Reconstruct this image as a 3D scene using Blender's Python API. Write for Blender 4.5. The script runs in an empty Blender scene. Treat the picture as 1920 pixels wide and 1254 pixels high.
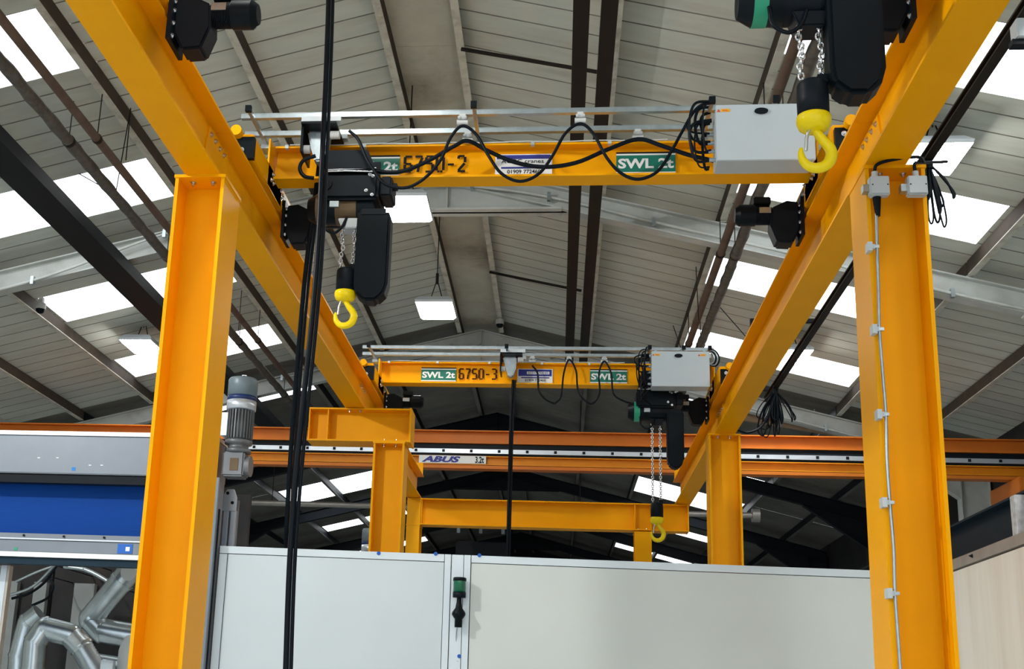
import bpy, bmesh, math, random
from mathutils import Vector, Matrix
random.seed(7)
S = bpy.context.scene
C = S.collection
Z0 = 1.6                      # eye height over the floor; working heights below are measured from the eye

# ------------------------------------------------------------------ camera
F, PX, PY = 2314.8, 738.5, 711.48
ROWS = [(0.99093908, -0.011245, -0.13384054), (0.12633252, -0.26031887, 0.95722212), (0.04560518, 0.96545722, 0.25653953)]
cam = bpy.data.cameras.new('camera'); camo = bpy.data.objects.new('camera', cam); C.objects.link(camo)
cam.sensor_fit = 'HORIZONTAL'; cam.sensor_width = 36; cam.lens = F / 1920 * 36
cam.shift_x = (960 - PX) / 1920; cam.shift_y = (PY - 627) / 1920
cam.clip_start = 0.05; cam.clip_end = 300
m = Matrix([[ROWS[i][0], ROWS[i][1], -ROWS[i][2], 0] for i in range(3)] + [[0, 0, 0, 1]])
camo.matrix_world = Matrix.Translation((0, 0, Z0)) @ m
S.camera = camo

# ------------------------------------------------------------------ world, exposure
w = bpy.data.worlds.new('world'); S.world = w; w.use_nodes = True
w.node_tree.nodes['Background'].inputs[0].default_value = (0.86, 0.93, 1.0, 1)
w.node_tree.nodes['Background'].inputs[1].default_value = 1.6
S.view_settings.view_transform = 'Standard'; S.view_settings.look = 'None'
S.view_settings.exposure = 0.08; S.view_settings.gamma = 1.0; S.view_settings.use_curve_mapping = False
SKYLIGHT = 3.3                # daylight through the translucent roof sheets
LAMP = 46.0                   # high-bay lamp diffusers

# work floodlight fixed high on the left side of the hall (its housing is built further down)
FL, FT = Vector((-6.3, 3.4, 4.5)), Vector((-1.0, 8.3, .6))
fl = bpy.data.lights.new('floodlight', 'AREA'); fl.shape = 'RECTANGLE'; fl.size = .30; fl.size_y = .22; fl.energy = 280; fl.color = (1, .985, .95)
flo = bpy.data.objects.new('floodlight_beam', fl); C.objects.link(flo)
flo.location = FL + Vector((0, 0, Z0)); flo.rotation_euler = (FT - FL).to_track_quat('-Z', 'Y').to_euler()

# ------------------------------------------------------------------ measuring helpers
def ray(px, py):
    c = ((px - PX) / F, -(py - PY) / F, 1.0)
    return Vector([sum(ROWS[i][k] * c[k] for k in range(3)) for i in range(3)])
def at(px, py, y):
    d = ray(px, py); return d * (y / d.y)
RX, RZ, RS = -1.36, 6.5, 0.25            # ridge line and roof slope
def roofz(x): return RZ - RS * abs(x - RX)
def onroof(px, py, off=0.0):
    d = ray(px, py)
    for s in (1, -1):
        t = (RZ + off + RS * s * RX) / (d.z + RS * s * d.x)
        if s * (d.x * t - RX) >= 0: break
    return d * t

# ------------------------------------------------------------------ materials
MATS = {}
def mat(name, col, rough=0.5, metal=0.0, var=0.06, scale=6.0, dirt=None, dirt_amt=0.0, dirt_scale=2.0, bump=0.0, coat=0.0, stretch=None, emit=0.0, spec=None):
    if name in MATS: return MATS[name]
    M = bpy.data.materials.new(name); M.use_nodes = True; N = M.node_tree.nodes; L = M.node_tree.links
    b = N['Principled BSDF']; b.inputs['Roughness'].default_value = rough; b.inputs['Metallic'].default_value = metal
    b.inputs['Coat Weight'].default_value = coat
    if spec is None: spec = .12 if (max(col) < .06 and not metal) else .4
    b.inputs['Specular IOR Level'].default_value = spec
    tc = N.new('ShaderNodeTexCoord'); mp = N.new('ShaderNodeMapping'); L.new(tc.outputs['Object'], mp.inputs[0])
    if stretch: mp.inputs['Scale'].default_value = stretch
    nz = N.new('ShaderNodeTexNoise'); nz.inputs['Scale'].default_value = scale; nz.inputs['Detail'].default_value = 5
    L.new(mp.outputs[0], nz.inputs['Vector'])
    mr = N.new('ShaderNodeMapRange'); mr.inputs[1].default_value = .3; mr.inputs[2].default_value = .7
    mr.inputs[3].default_value = 1 - var; mr.inputs[4].default_value = 1 + var; L.new(nz.outputs[0], mr.inputs[0])
    mul = N.new('ShaderNodeMix'); mul.data_type = 'RGBA'; mul.blend_type = 'MULTIPLY'; mul.inputs[0].default_value = 1
    mul.inputs[6].default_value = (*col, 1); L.new(mr.outputs[0], mul.inputs[7])
    out = mul.outputs[2]
    if dirt:
        n2 = N.new('ShaderNodeTexNoise'); n2.inputs['Scale'].default_value = dirt_scale; n2.inputs['Detail'].default_value = 7; n2.inputs['Roughness'].default_value = .65
        L.new(mp.outputs[0], n2.inputs['Vector'])
        r2 = N.new('ShaderNodeMapRange'); r2.inputs[1].default_value = .45; r2.inputs[2].default_value = .72; r2.inputs[4].default_value = dirt_amt
        L.new(n2.outputs[0], r2.inputs[0])
        mx = N.new('ShaderNodeMix'); mx.data_type = 'RGBA'; L.new(r2.outputs[0], mx.inputs[0]); L.new(out, mx.inputs[6]); mx.inputs[7].default_value = (*dirt, 1)
        out = mx.outputs[2]
    L.new(out, b.inputs['Base Color'])
    if bump:
        bp = N.new('ShaderNodeBump'); bp.inputs['Strength'].default_value = bump; bp.inputs['Distance'].default_value = .01
        L.new(nz.outputs[0], bp.inputs['Height']); L.new(bp.outputs[0], b.inputs['Normal'])
    if emit:
        b.inputs['Emission Color'].default_value = (*col, 1); b.inputs['Emission Strength'].default_value = emit
    MATS[name] = M; return M

yellow = mat('yellow_crane_paint', (.90, .395, .0004), .42, var=.03, scale=3, bump=.02, spec=.10)
orange = mat('orange_crane_paint', (.62, .18, .022), .42, var=.05, scale=3, spec=.2)
hookyellow = mat('hook_yellow', (.88, .66, .002), .3, var=.03, spec=.3)
black = mat('black_plastic', (.003, .006, .009), .38, var=.1)
blackp = mat('black_powder_coat', (.006, .009, .013), .45, var=.12, bump=.05)
rubber = mat('black_rubber_cable', (.003, .006, .010), .35, var=.1)
navy = mat('dark_blue_steel', (.012, .030, .048), .5, var=.1)
galv = mat('galvanised_steel', (.42, .48, .51), .32, .85, var=.12, scale=20)
duct_m = mat('spiral_duct_metal', (.50, .57, .60), .28, .9, var=.15, scale=9)
steel = mat('bright_steel', (.62, .64, .66), .25, .95, var=.05)
brass = mat('bronze_casting', (.11, .075, .04), .4, .5, var=.2)
cabinet = mat('grey_cabinet_paint', (.44, .51, .55), .4, var=.02)
doorgrey = mat('door_housing_grey', (.19, .22, .26), .4, .2, var=.04)
alu = mat('aluminium', (.62, .68, .74), .35, .6, var=.05)
blue = mat('blue_curtain_fabric', (.003, .05, .27), .6, spec=.1, var=.06, stretch=(1, 1, 12))
panelw = mat('white_composite_panel', (.57, .645, .68), .38, var=.03, scale=1.5)
panelw2 = mat('warm_white_composite_panel', (.60, .65, .635), .38, var=.03, scale=1.5)
panelframe = mat('panel_frame_aluminium', (.62, .70, .74), .35, .15, var=.02)
panelc = mat('cream_stained_panel', (.78, .73, .65), .5, var=.04, dirt=(.60, .46, .34), dirt_amt=.4, dirt_scale=1.4, stretch=(1, 3, .25))
stainless = mat('capping_strip', (.45, .42, .38), .4, .5, var=.1)
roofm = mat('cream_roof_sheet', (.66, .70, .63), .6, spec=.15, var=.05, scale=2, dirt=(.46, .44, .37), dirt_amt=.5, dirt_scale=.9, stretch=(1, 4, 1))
roofd = mat('dimmed_far_roof_sheet', (.22, .212, .185), .6, spec=.1, var=.12, scale=2, dirt=(.10, .09, .075), dirt_amt=.6, dirt_scale=.8)  # weaker light of the far bays is put into this darker sheet colour
seam = mat('sheet_seam_dirt', (.24, .235, .20), .8, var=.2)
ridge = mat('stained_ridge_board', (.58, .57, .47), .75, var=.1, scale=3, dirt=(.17, .13, .085), dirt_amt=1.0, dirt_scale=.75)
cream = mat('cream_purlin_paint', (.66, .66, .57), .6, var=.08, dirt=(.20, .15, .10), dirt_amt=.6, dirt_scale=5)
purlin_w = mat('dark_brown_purlin_web', (.060, .045, .032), .8, var=.25, scale=8, dirt=(.03, .02, .015), dirt_amt=.6)  # dark brown web face, set against the cream bottom flange
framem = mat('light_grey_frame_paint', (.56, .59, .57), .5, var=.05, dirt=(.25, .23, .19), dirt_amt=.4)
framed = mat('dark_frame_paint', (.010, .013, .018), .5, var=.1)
pipebrown = mat('brown_pipe', (.13, .085, .06), .6, var=.15, dirt=(.06, .035, .025), dirt_amt=.6)
lagging = mat('grey_lagged_pipe', (.11, .10, .085), .8, var=.3, scale=14, bump=.4)
darkduct = mat('dark_grey_duct', (.010, .011, .013), .5, var=.1)
darkbrown = mat('dark_brown_steel', (.020, .016, .013), .5, var=.1)
wallp = mat('pale_wall_cladding', (.6, .62, .60), .7, var=.05, dirt=(.2, .2, .18), dirt_amt=.4)
walld = mat('dark_wall_cladding', (.03, .03, .032), .7, var=.15, dirt=(.09, .07, .05), dirt_amt=.4)
concrete = mat('painted_concrete', (.60, .65, .66), .6, var=.05, scale=2, dirt=(.46, .5, .5), dirt_amt=.4)
motorgrey = mat('grey_gearmotor', (.17, .18, .19), .4, .35, var=.15)
motorblue = mat('motor_cover', (.16, .21, .24), .4, .1, var=.05)
deepblue = mat('deep_blue', (.01, .03, .12), .4)
green = mat('sign_green', (.005, .17, .12), .45, var=.03)
greenlens = mat('green_lens', (.0, .12, .06), .12, var=.05, coat=.5)
hgreen = mat('hoist_green', (.02, .30, .17), .4)
white = mat('sign_white', (.80, .84, .84), .5, var=.02)
signblue = mat('sign_blue', (.02, .03, .26), .5)
textblack = mat('lettering_black', (.012, .012, .014), .6)
textred = mat('lettering_brown_black', (.05, .008, .004), .6)
warn = mat('warning_yellow', (.80, .40, .02), .5)
warnred = mat('warning_red', (.55, .06, .02), .5)
dot = mat('blue_sticker', (.01, .09, .42), .5)
tankw = mat('white_tank', (.55, .57, .56), .5, var=.04)
jbox = mat('junction_box_grey', (.50, .55, .57), .45, var=.02)
litepost = mat('speckled_white_post', (.65, .68, .70), .6, var=.25, scale=25)
paleblock = mat('pale_grey_panel', (.22, .24, .24), .7, var=.1)

def emissive(name, col, s):
    M = bpy.data.materials.new(name); M.use_nodes = True; N = M.node_tree.nodes; L = M.node_tree.links
    b = N['Principled BSDF']; b.inputs['Base Color'].default_value = (.8, .8, .8, 1); b.inputs['Roughness'].default_value = .5
    nz = N.new('ShaderNodeTexNoise'); nz.inputs['Scale'].default_value = 1.5
    r = N.new('ShaderNodeMapRange'); r.inputs[3].default_value = s * .9; r.inputs[4].default_value = s * 1.1
    L.new(nz.outputs[0], r.inputs[0]); L.new(r.outputs[0], b.inputs['Emission Strength'])
    b.inputs['Emission Color'].default_value = (*col, 1); return M
skym = emissive('translucent_daylight_sheet', (.93, .97, 1.0), SKYLIGHT)
lampm = emissive('lamp_diffuser', (1.0, .99, .95), LAMP)

# ------------------------------------------------------------------ mesh builder
class MB:
    def __init__(s): s.v = []; s.f = []; s.mi = []; s.sm = []
    def add(s, vs, fs, mi=0, sm=False):
        o = len(s.v); s.v += [tuple(v) for v in vs]
        for f in fs: s.f.append([i + o for i in f]); s.mi.append(mi); s.sm.append(sm)
        return s
    def box(s, x0, x1, y0, y1, z0, z1, mi=0):
        return s.add([(x, y, z) for x in (x0, x1) for y in (y0, y1) for z in (z0, z1)],
                     [(0, 1, 3, 2), (4, 6, 7, 5), (0, 4, 5, 1), (2, 3, 7, 6), (0, 2, 6, 4), (1, 5, 7, 3)], mi)
    def prism(s, poly, axis, a, b, mi=0):      # poly in the two remaining axes, in x,y,z order
        def mk(p, t): return {'x': (t, p[0], p[1]), 'y': (p[0], t, p[1]), 'z': (p[0], p[1], t)}[axis]
        n = len(poly); vs = [mk(p, a) for p in poly] + [mk(p, b) for p in poly]
        fs = [tuple(range(n)), tuple(range(2 * n - 1, n - 1, -1))] + [(i, (i + 1) % n, (i + 1) % n + n, i + n) for i in range(n)]
        return s.add(vs, fs, mi)
    def isec(s, axis, u0, u1, v0, v1, a, b, tf=.015, tw=.012, flip=False, mi=0):
        # flanges at v0 and v1 spanning u; flip: flanges at u0,u1 spanning v
        if not flip:
            c = (u0 + u1) / 2
            P = [(u0, v0), (u1, v0), (u1, v0 + tf), (c + tw, v0 + tf), (c + tw, v1 - tf), (u1, v1 - tf), (u1, v1), (u0, v1), (u0, v1 - tf), (c - tw, v1 - tf), (c - tw, v0 + tf), (u0, v0 + tf)]
        else:
            c = (v0 + v1) / 2
            P = [(u0, v0), (u0 + tf, v0), (u0 + tf, c - tw), (u1 - tf, c - tw), (u1 - tf, v0), (u1, v0), (u1, v1), (u1 - tf, v1), (u1 - tf, c + tw), (u0 + tf, c + tw), (u0 + tf, v1), (u0, v1)]
        return s.prism(P, axis, a, b, mi)
    def cyl(s, p, q, r, r2=None, n=16, mi=0, cap=True):
        p = Vector(p); q = Vector(q); r2 = r if r2 is None else r2; d = (q - p).normalized()
        a = d.orthogonal().normalized(); b = d.cross(a)
        vs = [p + (a * math.cos(t) + b * math.sin(t)) * r for t in [2 * math.pi * i / n for i in range(n)]]
        vs += [q + (a * math.cos(t) + b * math.sin(t)) * r2 for t in [2 * math.pi * i / n for i in range(n)]]
        s.add(vs, [(i, (i + 1) % n, (i + 1) % n + n, i + n) for i in range(n)], mi, True)
        if cap: s.add(vs, [tuple(range(n)), tuple(range(2 * n - 1, n - 1, -1))], mi)
        return s
    def tube(s, pts, r, n=8, mi=0, closed=False, cap=True):
        pts = [Vector(p) for p in pts]; N = len(pts); rs = r if isinstance(r, (list, tuple)) else [r] * N
        vs = []; a = None
        for i, p in enumerate(pts):
            if closed: d = (pts[(i + 1) % N] - pts[i - 1]).normalized()
            else: d = (pts[min(i + 1, N - 1)] - pts[max(i - 1, 0)]).normalized()
            if a is None: a = d.orthogonal().normalized()
            a = (a - d * a.dot(d)).normalized(); b = d.cross(a)
            vs += [p + (a * math.cos(2 * math.pi * k / n) + b * math.sin(2 * math.pi * k / n)) * rs[i] for k in range(n)]
        fs = []
        for i in range(N if closed else N - 1):
            j = (i + 1) % N
            fs += [(i * n + k, i * n + (k + 1) % n, j * n + (k + 1) % n, j * n + k) for k in range(n)]
        s.add(vs, fs, mi, True)
        if cap and not closed: s.add(vs[:n], [tuple(range(n))], mi); s.add(vs[-n:], [tuple(range(n))], mi)
        return s
    def lathe(s, c, prof, n=24, mi=0):          # prof: (radius, z) about a vertical axis at c
        vs = []
        for r, z in prof: vs += [(c[0] + r * math.cos(2 * math.pi * k / n), c[1] + r * math.sin(2 * math.pi * k / n), c[2] + z) for k in range(n)]
        fs = [(i * n + k, i * n + (k + 1) % n, (i + 1) * n + (k + 1) % n, (i + 1) * n + k) for i in range(len(prof) - 1) for k in range(n)]
        return s.add(vs, fs, mi, True)
    def hexbolt(s, p, d, r=.012, h=.012, mi=0):
        p = Vector(p); d = Vector(d).normalized(); s.cyl(p, p + d * .004, r * 1.5, n=12, mi=mi); s.cyl(p, p + d * h, r, n=6, mi=mi); s.cyl(p, p + d * (h + .008), r * .5, n=8, mi=mi); return s
    def build(s, name, m, parent=None, bevel=0.0, loc=None, label=None):
        o3 = Vector(parent['_o']) if parent is not None and '_o' in parent else (Vector(loc) if loc is not None else Vector((0, 0, -Z0)))
        me = bpy.data.meshes.new(name)
        me.from_pydata([tuple(Vector(v) - o3) for v in s.v], [], s.f)
        ms = m if isinstance(m, (list, tuple)) else [m]
        for x in ms: me.materials.append(x)
        me.polygons.foreach_set('material_index', s.mi); me.polygons.foreach_set('use_smooth', s.sm)
        if bevel:
            bm = bmesh.new(); bm.from_mesh(me); bmesh.ops.recalc_face_normals(bm, faces=bm.faces)
            es = [e for e in bm.edges if len(e.link_faces) == 2 and e.calc_face_angle(0) > .6]
            bmesh.ops.bevel(bm, geom=es, offset=bevel, segments=2, affect='EDGES', clamp_overlap=True); bm.to_mesh(me); bm.free()
        me.update()
        o = bpy.data.objects.new(name, me); C.objects.link(o)
        if parent is not None: o.parent = parent; o['_o'] = list(o3)
        else: o.location = o3 + Vector((0, 0, Z0)); o['_o'] = list(o3)
        if label: o['label'] = label
        return o

def tag(o, label, cat, group=None):
    o['label'] = label; o['category'] = cat
    if group: o['group'] = group
    return o
def thing(name, loc, label, cat, group=None):
    o = bpy.data.objects.new(name, None); C.objects.link(o); o.empty_display_size = .1
    o.location = Vector(loc) + Vector((0, 0, Z0)); o['_o'] = list(loc)
    return tag(o, label, cat, group)
def struct(o): o['kind'] = 'structure'; return o
def smooth(pts, k=6):
    P = [Vector(p) for p in pts]; P = [P[0] * 2 - P[1]] + P + [P[-1] * 2 - P[-2]]; out = []
    for i in range(1, len(P) - 2):
        for j in range(k):
            t = j / k; a, b, c, d = P[i - 1], P[i], P[i + 1], P[i + 2]
            out.append(.5 * ((2 * b) + (c - a) * t + (2 * a - 5 * b + 4 * c - d) * t * t + (3 * b - a - 3 * c + d) * t ** 3))
    return out + [P[-2]]

def text(s, name, parent, m, x0, x1, z0, z1, y, bold=.0, shear=0.0):
    cu = bpy.data.curves.new(name, 'FONT'); cu.body = s; cu.offset = bold; cu.extrude = 0.0; cu.shear = shear; cu.resolution_u = 3
    t = bpy.data.objects.new('tmp', cu); C.objects.link(t); bpy.context.view_layer.update()
    me = bpy.data.meshes.new_from_object(t.evaluated_get(bpy.context.evaluated_depsgraph_get()))
    C.objects.unlink(t); bpy.data.objects.remove(t)
    vs = [v.co.copy() for v in me.vertices]; a0 = min(v.x for v in vs); a1 = max(v.x for v in vs); b0 = min(v.y for v in vs); b1 = max(v.y for v in vs)
    mb = MB(); fs = [tuple(p.vertices) for p in me.polygons]
    mb.add([(x0 + (v.x - a0) / (a1 - a0) * (x1 - x0), y, z0 + (v.y - b0) / (b1 - b0) * (z1 - z0)) for v in vs], fs)
    bpy.data.meshes.remove(me)
    return mb.build(name, m, parent)

STEN = {'6': [((1, 1), (.1, 1)), ((0, .95), (0, .55)), ((0, .45), (0, .05)), ((.1, 0), (.9, 0)), ((1, .05), (1, .45)), ((.15, .52), (.9, .52))],
        '7': [((0, 1), (1, 1)), ((1, .9), (.6, .5)), ((.55, .42), (.4, 0))],
        '5': [((1, 1), (.05, 1)), ((0, .92), (0, .58)), ((.1, .54), (.9, .54)), ((1, .46), (1, .06)), ((.9, 0), (0, 0))],
        '0': [((.15, 1), (.4, 1)), ((.6, 1), (.85, 1)), ((0, .9), (0, .1)), ((1, .9), (1, .1)), ((.15, 0), (.4, 0)), ((.6, 0), (.85, 0))],
        '2': [((0, .85), (.1, 1)), ((.15, 1), (.85, 1)), ((1, .92), (1, .6)), ((.92, .5), (.1, .08)), ((0, 0), (1, 0))],
        '3': [((0, 1), (.85, 1)), ((1, .92), (1, .6)), ((.4, .53), (.85, .53)), ((1, .44), (1, .08)), ((.85, 0), (0, 0))],
        '-': [((.1, .45), (.9, .45))]}
def stencil(s, parent, m, x0, x1, z0, z1, y):
    mb = MB(); n = len(s); cw = (x1 - x0) / n; w = cw * .62; t = cw * .13
    for i, ch in enumerate(s):
        for (a, b), (c, d) in STEN[ch]:
            p = Vector((x0 + i * cw + a * w, 0, z0 + b * (z1 - z0))); q = Vector((x0 + i * cw + c * w, 0, z0 + d * (z1 - z0)))
            e = (q - p).normalized(); f = Vector((-e.z, 0, e.x)) * t * (.8 if abs(e.x) > .9 else 1); p -= e * t * .3; q += e * t * .3
            mb.add([(v.x, y, v.z) for v in (p - f, q - f, q + f, p + f)], [(0, 1, 2, 3)])
    return mb.build('stencilled_number', m, parent)

# =================================================================== THE HALL
YF, YB = -7.0, 50.0
XL, XR = -9.46, 6.74
struct(MB().box(XL, XR, YF, YB, -1.75, -1.6).build('floor', concrete))
roof = bpy.data.objects.new('ceiling', None); C.objects.link(roof); roof['_o'] = [0, 0, 0]; roof.location = (0, 0, Z0); struct(roof)
def sheet(name, xa, xb, y0, y1, m, n=3, w=.017, d=.03):
    # sheet following the slope between xa and xb, with raised joints every third of a metre
    mb = MB(); ys = []
    for k in range(n):
        a = y0 + (y1 - y0) * k / n; b = y0 + (y1 - y0) * (k + 1) / n
        ys += [(a, d, 0), (a + w, 0, 1), (b - w * .2, 0, 0)]
    ys += [(y1, d, 0)]
    vs = []
    for x in (xa, xb): vs += [(x, y, roofz(x) + (dd if False else -dd * .0) + dd) for y, dd, _ in ys]
    N = len(ys)
    for i in range(N - 1):
        mb.add([vs[i], vs[i + 1], vs[N + i + 1], vs[N + i]], [(0, 1, 2, 3)], 1 if i % 3 != 1 else 0)
    mb.add([(x, y, roofz(x) + .05) for x in (xa, xb) for y in (y0, y1)], [(0, 1, 3, 2)], 0)
    return mb.build(name, [m, seam], roof)
RL, RR = -1.62, -1.10
SK = {k for k in range(-6, 22) if k % 3 == 0} | {27, 30, 31, 36, 42}
for k in range(-7, 30):
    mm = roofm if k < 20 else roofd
    if k in SK:
        for a, b in ((RL, -4.38), (-6.98, XL)): sheet('roof_sheet', a, b, k, k + 1, mm)
        for a, b in ((RR, 1.82), (4.38, XR)): sheet('roof_sheet', a, b, k, k + 1, mm)
        for a, b in ((-4.38, -6.98), (1.82, 4.38)):
            sheet('skylight_sheet', a, b, k, k + 1.04, mm, n=1, w=.006).data.materials[0] = skym
    else:
        sheet('roof_sheet', RL, XL, k, k + 1, mm); sheet('roof_sheet', RR, XR, k, k + 1, mm)
far = MB()
def farsheet(a, b, y0, y1, mi):
    far.add([(a, y0, roofz(a)), (b, y0, roofz(b)), (b, y1, roofz(b)), (a, y1, roofz(a))], [(0, 1, 2, 3)], mi)
    for q in range(3): far.box(min(a, b), max(a, b), y0 + q * .33, y0 + q * .33 + .02, 0, 0) if False else None
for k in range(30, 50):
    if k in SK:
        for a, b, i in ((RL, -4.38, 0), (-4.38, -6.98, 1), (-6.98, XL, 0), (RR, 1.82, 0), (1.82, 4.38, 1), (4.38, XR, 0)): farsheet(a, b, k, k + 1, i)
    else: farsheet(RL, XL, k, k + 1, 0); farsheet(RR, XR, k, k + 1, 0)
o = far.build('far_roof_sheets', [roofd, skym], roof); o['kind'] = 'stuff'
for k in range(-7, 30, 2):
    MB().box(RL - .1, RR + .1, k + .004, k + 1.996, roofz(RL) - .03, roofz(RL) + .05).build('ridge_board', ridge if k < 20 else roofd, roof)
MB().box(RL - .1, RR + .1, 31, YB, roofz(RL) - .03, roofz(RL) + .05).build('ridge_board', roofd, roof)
FR = [0.85, 7.2, 13.5, 20.15, 26.2, 32.3, 38.4, 44.5]
for x in (-8.25, -7.0, -5.68, -4.36, -3.0, -1.68, -1.04, .42, 1.78, 3.1, 4.42, 5.7):
    for i, (a, b) in enumerate(zip([YF] + FR, FR + [YB])):
        z = roofz(x) - (.0 if abs(x - RX) > .5 else -.0) - .004; s = 1 if x < RX else -1
        mb = MB(); h = .15; t = .018
        zz = z - .016
        mb.box(min(x, x - s * t), max(x, x - s * t), a + .02, b - .02, zz - h, zz, 0)
        mb.box(min(x, x - s * .075), max(x, x - s * .075), a + .02, b - .02, zz - h - .012, zz - h, 1)
        mb.box(min(x, x - s * .075), max(x, x - s * .075), a + .02, b - .02, zz - h, zz - h + .03, 1) if i < 0 else None
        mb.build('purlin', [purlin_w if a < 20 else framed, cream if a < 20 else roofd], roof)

# walls
struct(MB().box(XL - .15, XL, YF, YB, -1.6, roofz(XL) + .02).build('wall_left', wallp))
struct(MB().box(XR, XR + .15, YF, 13.5, -1.6, roofz(XR) + .02).build('wall_right', wallp))
struct(MB().box(XR, XR + .15, 13.5, YB, -1.6, roofz(XR) + .02).build('wall_right_far', walld))
struct(MB().prism([(XL, -1.6), (XR, -1.6), (XR, roofz(XR)), (RX, RZ), (XL, roofz(XL))], 'y', YB, YB + .15).build('wall_back', walld))

# portal frames
NAMES = ['behind the photographer', 'above the near crane', 'crossing above the nearer crane bridge with the lamps', 'just above the farther crane bridge']
def frame(y, i):
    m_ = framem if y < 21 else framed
    lab = {2: 'light grey steel roof frame just behind the 6750-2 crane bridge', 3: 'grey steel roof frame above the 6750-3 crane bridge',
           4: 'dark steel roof frame just above the orange crane girder', 5: 'dark arched steel roof frame just below the orange crane girder',
           6: 'dark steel roof frame in the gap above the white partition', 7: 'most distant dark steel roof frame', 0: 'light grey steel roof frame over the photographer', 1: 'light grey steel roof frame above the nearest bridge crane, outside the picture'}[i]
    t = thing('portal_frame', (RX, y + .1, -1.6), lab, 'roof frame')
    for s, XE in ((-1, XL + .04), (1, XR - .04)):
        top = [(RX, RZ - .19), (XE, roofz(XE) - .19)]
        d = .27; w = .16; tf = .018
        def sl(x, o): return RZ - .19 - RS * abs(x - RX) - o
        mb = MB()
        def slab(x0, x1, o0, o1, y0, y1):
            vs = [(x0, y0, sl(x0, o0)), (x1, y0, sl(x1, o0)), (x1, y0, sl(x1, o1)), (x0, y0, sl(x0, o1))]
            vs += [(a, y1, c) for a, b, c in vs]
            mb.add(vs, [(0, 1, 2, 3), (7, 6, 5, 4), (0, 4, 5, 1), (1, 5, 6, 2), (2, 6, 7, 3), (3, 7, 4, 0)])
        slab(RX, XE, 0, tf, y, y + w); slab(RX, XE, d - tf, d, y, y + w); slab(RX, XE, tf, d - tf, y + w / 2 - .006, y + w / 2 + .006)
        mb.build('rafter', m_, t)
        # eaves haunch
        mb = MB(); xh = XE - s * 1.7; zc = 3.4 if i != 3 else 3.4
        xi = XE - s * .45
        mb.prism([(xh, sl(xh, d)), (xi, sl(xi, d)), (xi, sl(xi, d) - .55)], 'y', y + w / 2 - .008, y + w / 2 + .008)
        a = Vector((xh, 0, sl(xh, d))); b = Vector((xi, 0, sl(xi, d) - .55)); n = Vector((0, 0, -.018))
        vs = [a, b, b + n, a + n]; vs = [(v.x, y, v.z) for v in vs] + [(v.x, y + w, v.z) for v in vs]
        mb.add(vs, [(0, 1, 2, 3), (7, 6, 5, 4), (0, 4, 5, 1), (1, 5, 6, 2), (2, 6, 7, 3), (3, 7, 4, 0)])
        mb.build('haunch', m_, t)
        MB().isec('z', min(XE, XE - s * .45), max(XE, XE - s * .45), y, y + .2, -1.6, sl(xi, d) + .05, flip=True).build('column', m_, t)
    # apex haunch with flat lower flange
    xa, xb = RX - 1.45, RX + 1.45; zb = 5.72
    mb = MB(); mb.prism([(xa, sl(xa, .26)), (xb, sl(xb, .26)), (xb - .1, zb), (xa + .1, zb)], 'y', y + .07, y + .09)
    mb.prism([(xa, sl(xa, .26)), (xb, sl(xb, .26)), (RX, RZ - .45)], 'y', y + .07, y + .09)
    mb.box(xa + .1, xb - .1, y - .02, y + .2, zb - .025, zb); mb.box(RX - .012, RX + .012, y, y + .16, zb, RZ - .2)
    mb.build('apex_haunch', m_, t)
    if i in (2, 3):
        mb = MB(); pts = [(RX - 3.4, y - .03, 5.40), (RX - 2.2, y - .03, 5.70), (RX - 1.2, y - .03, 5.90), (RX - .5, y - .03, 5.98), (RX + .3, y - .03, 5.98), (RX + 1.2, y - .03, 5.84), (RX + 2.4, y - .03, 5.52), (RX + 4.0, y - .03, 5.10), (RX + 5.6, y - .03, 4.66), (RX + 7.2, y - .03, 4.28)]
        if i == 2: pts = [(RX - 6.8, y - .03, roofz(RX - 6.8) - .44), (RX - 5, y - .03, roofz(RX - 5) - .45)] + pts
        mb.tube(smooth(pts), .018, 8); mb.build('conduit', framem, t)
        for p in smooth(pts, 1)[::1]: MB().box(p.x - .02, p.x + .02, y - .06, y + .0, p.z - .05, p.z + .05).build('conduit_clip', galv, t)
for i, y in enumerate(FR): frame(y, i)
# frame 2 web glow is real light only

# ---- services under the roof
tag(MB().box(-5.46, -5.10, 1.0, 24, 4.84, 4.98).build('ventilation_duct', darkduct, loc=(-5.28, 12, 4.9)), 'wide flat dark grey trunking running along the left side of the roof', 'trunking')
for x, nm in ((.14, 'left'), (.36, 'right')):
    tag(MB().box(x - .075 + (.0), x + .055, 2, 20.1, 5.38, 5.46).build('cable_trunking', darkbrown, loc=(x, 12, 5.4)), f'{nm} of the two dark brown straight bars hanging beside the roof ridge', 'bar', None)
def longpipe(x, z, r, m_, label, lag=False, y0=1.0, y1=25.5):
    mb = MB()
    if lag:
        pts = [(x + random.uniform(-.004, .004), y0 + i * .12, z) for i in range(int((y1 - y0) / .12))]
        mb.tube(pts, [r * (1 + .10 * ((i // 2) % 2) + random.uniform(-.05, .05)) for i in range(len(pts))], 10)
    else: mb.tube([(x, y0 + i * 1.0, z) for i in range(int(y1 - y0) + 1)], r, 12)
    t = thing('ceiling_pipe', (x, 12, z), label, 'pipe')
    mb.build('pipe_run', m_, t)
    for y in (4.2, 7.1, 10.3, 13.4, 16.9, 20.0, 23.5): MB().tube([(x, y, z + r), (x, y, roofz(x) - .17)], .006, 6).cyl((x, y - .02, z), (x, y + .02, z), r + .008, n=12).build('hanger', darkbrown, t)
longpipe(-4.40, 5.1, .042, pipebrown, 'brown pipe on the left, the one nearer the roof ridge')
longpipe(-4.68, 5.08, .055, lagging, 'rough grey lagged pipe on the left beside the brown pipe', True)
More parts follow.
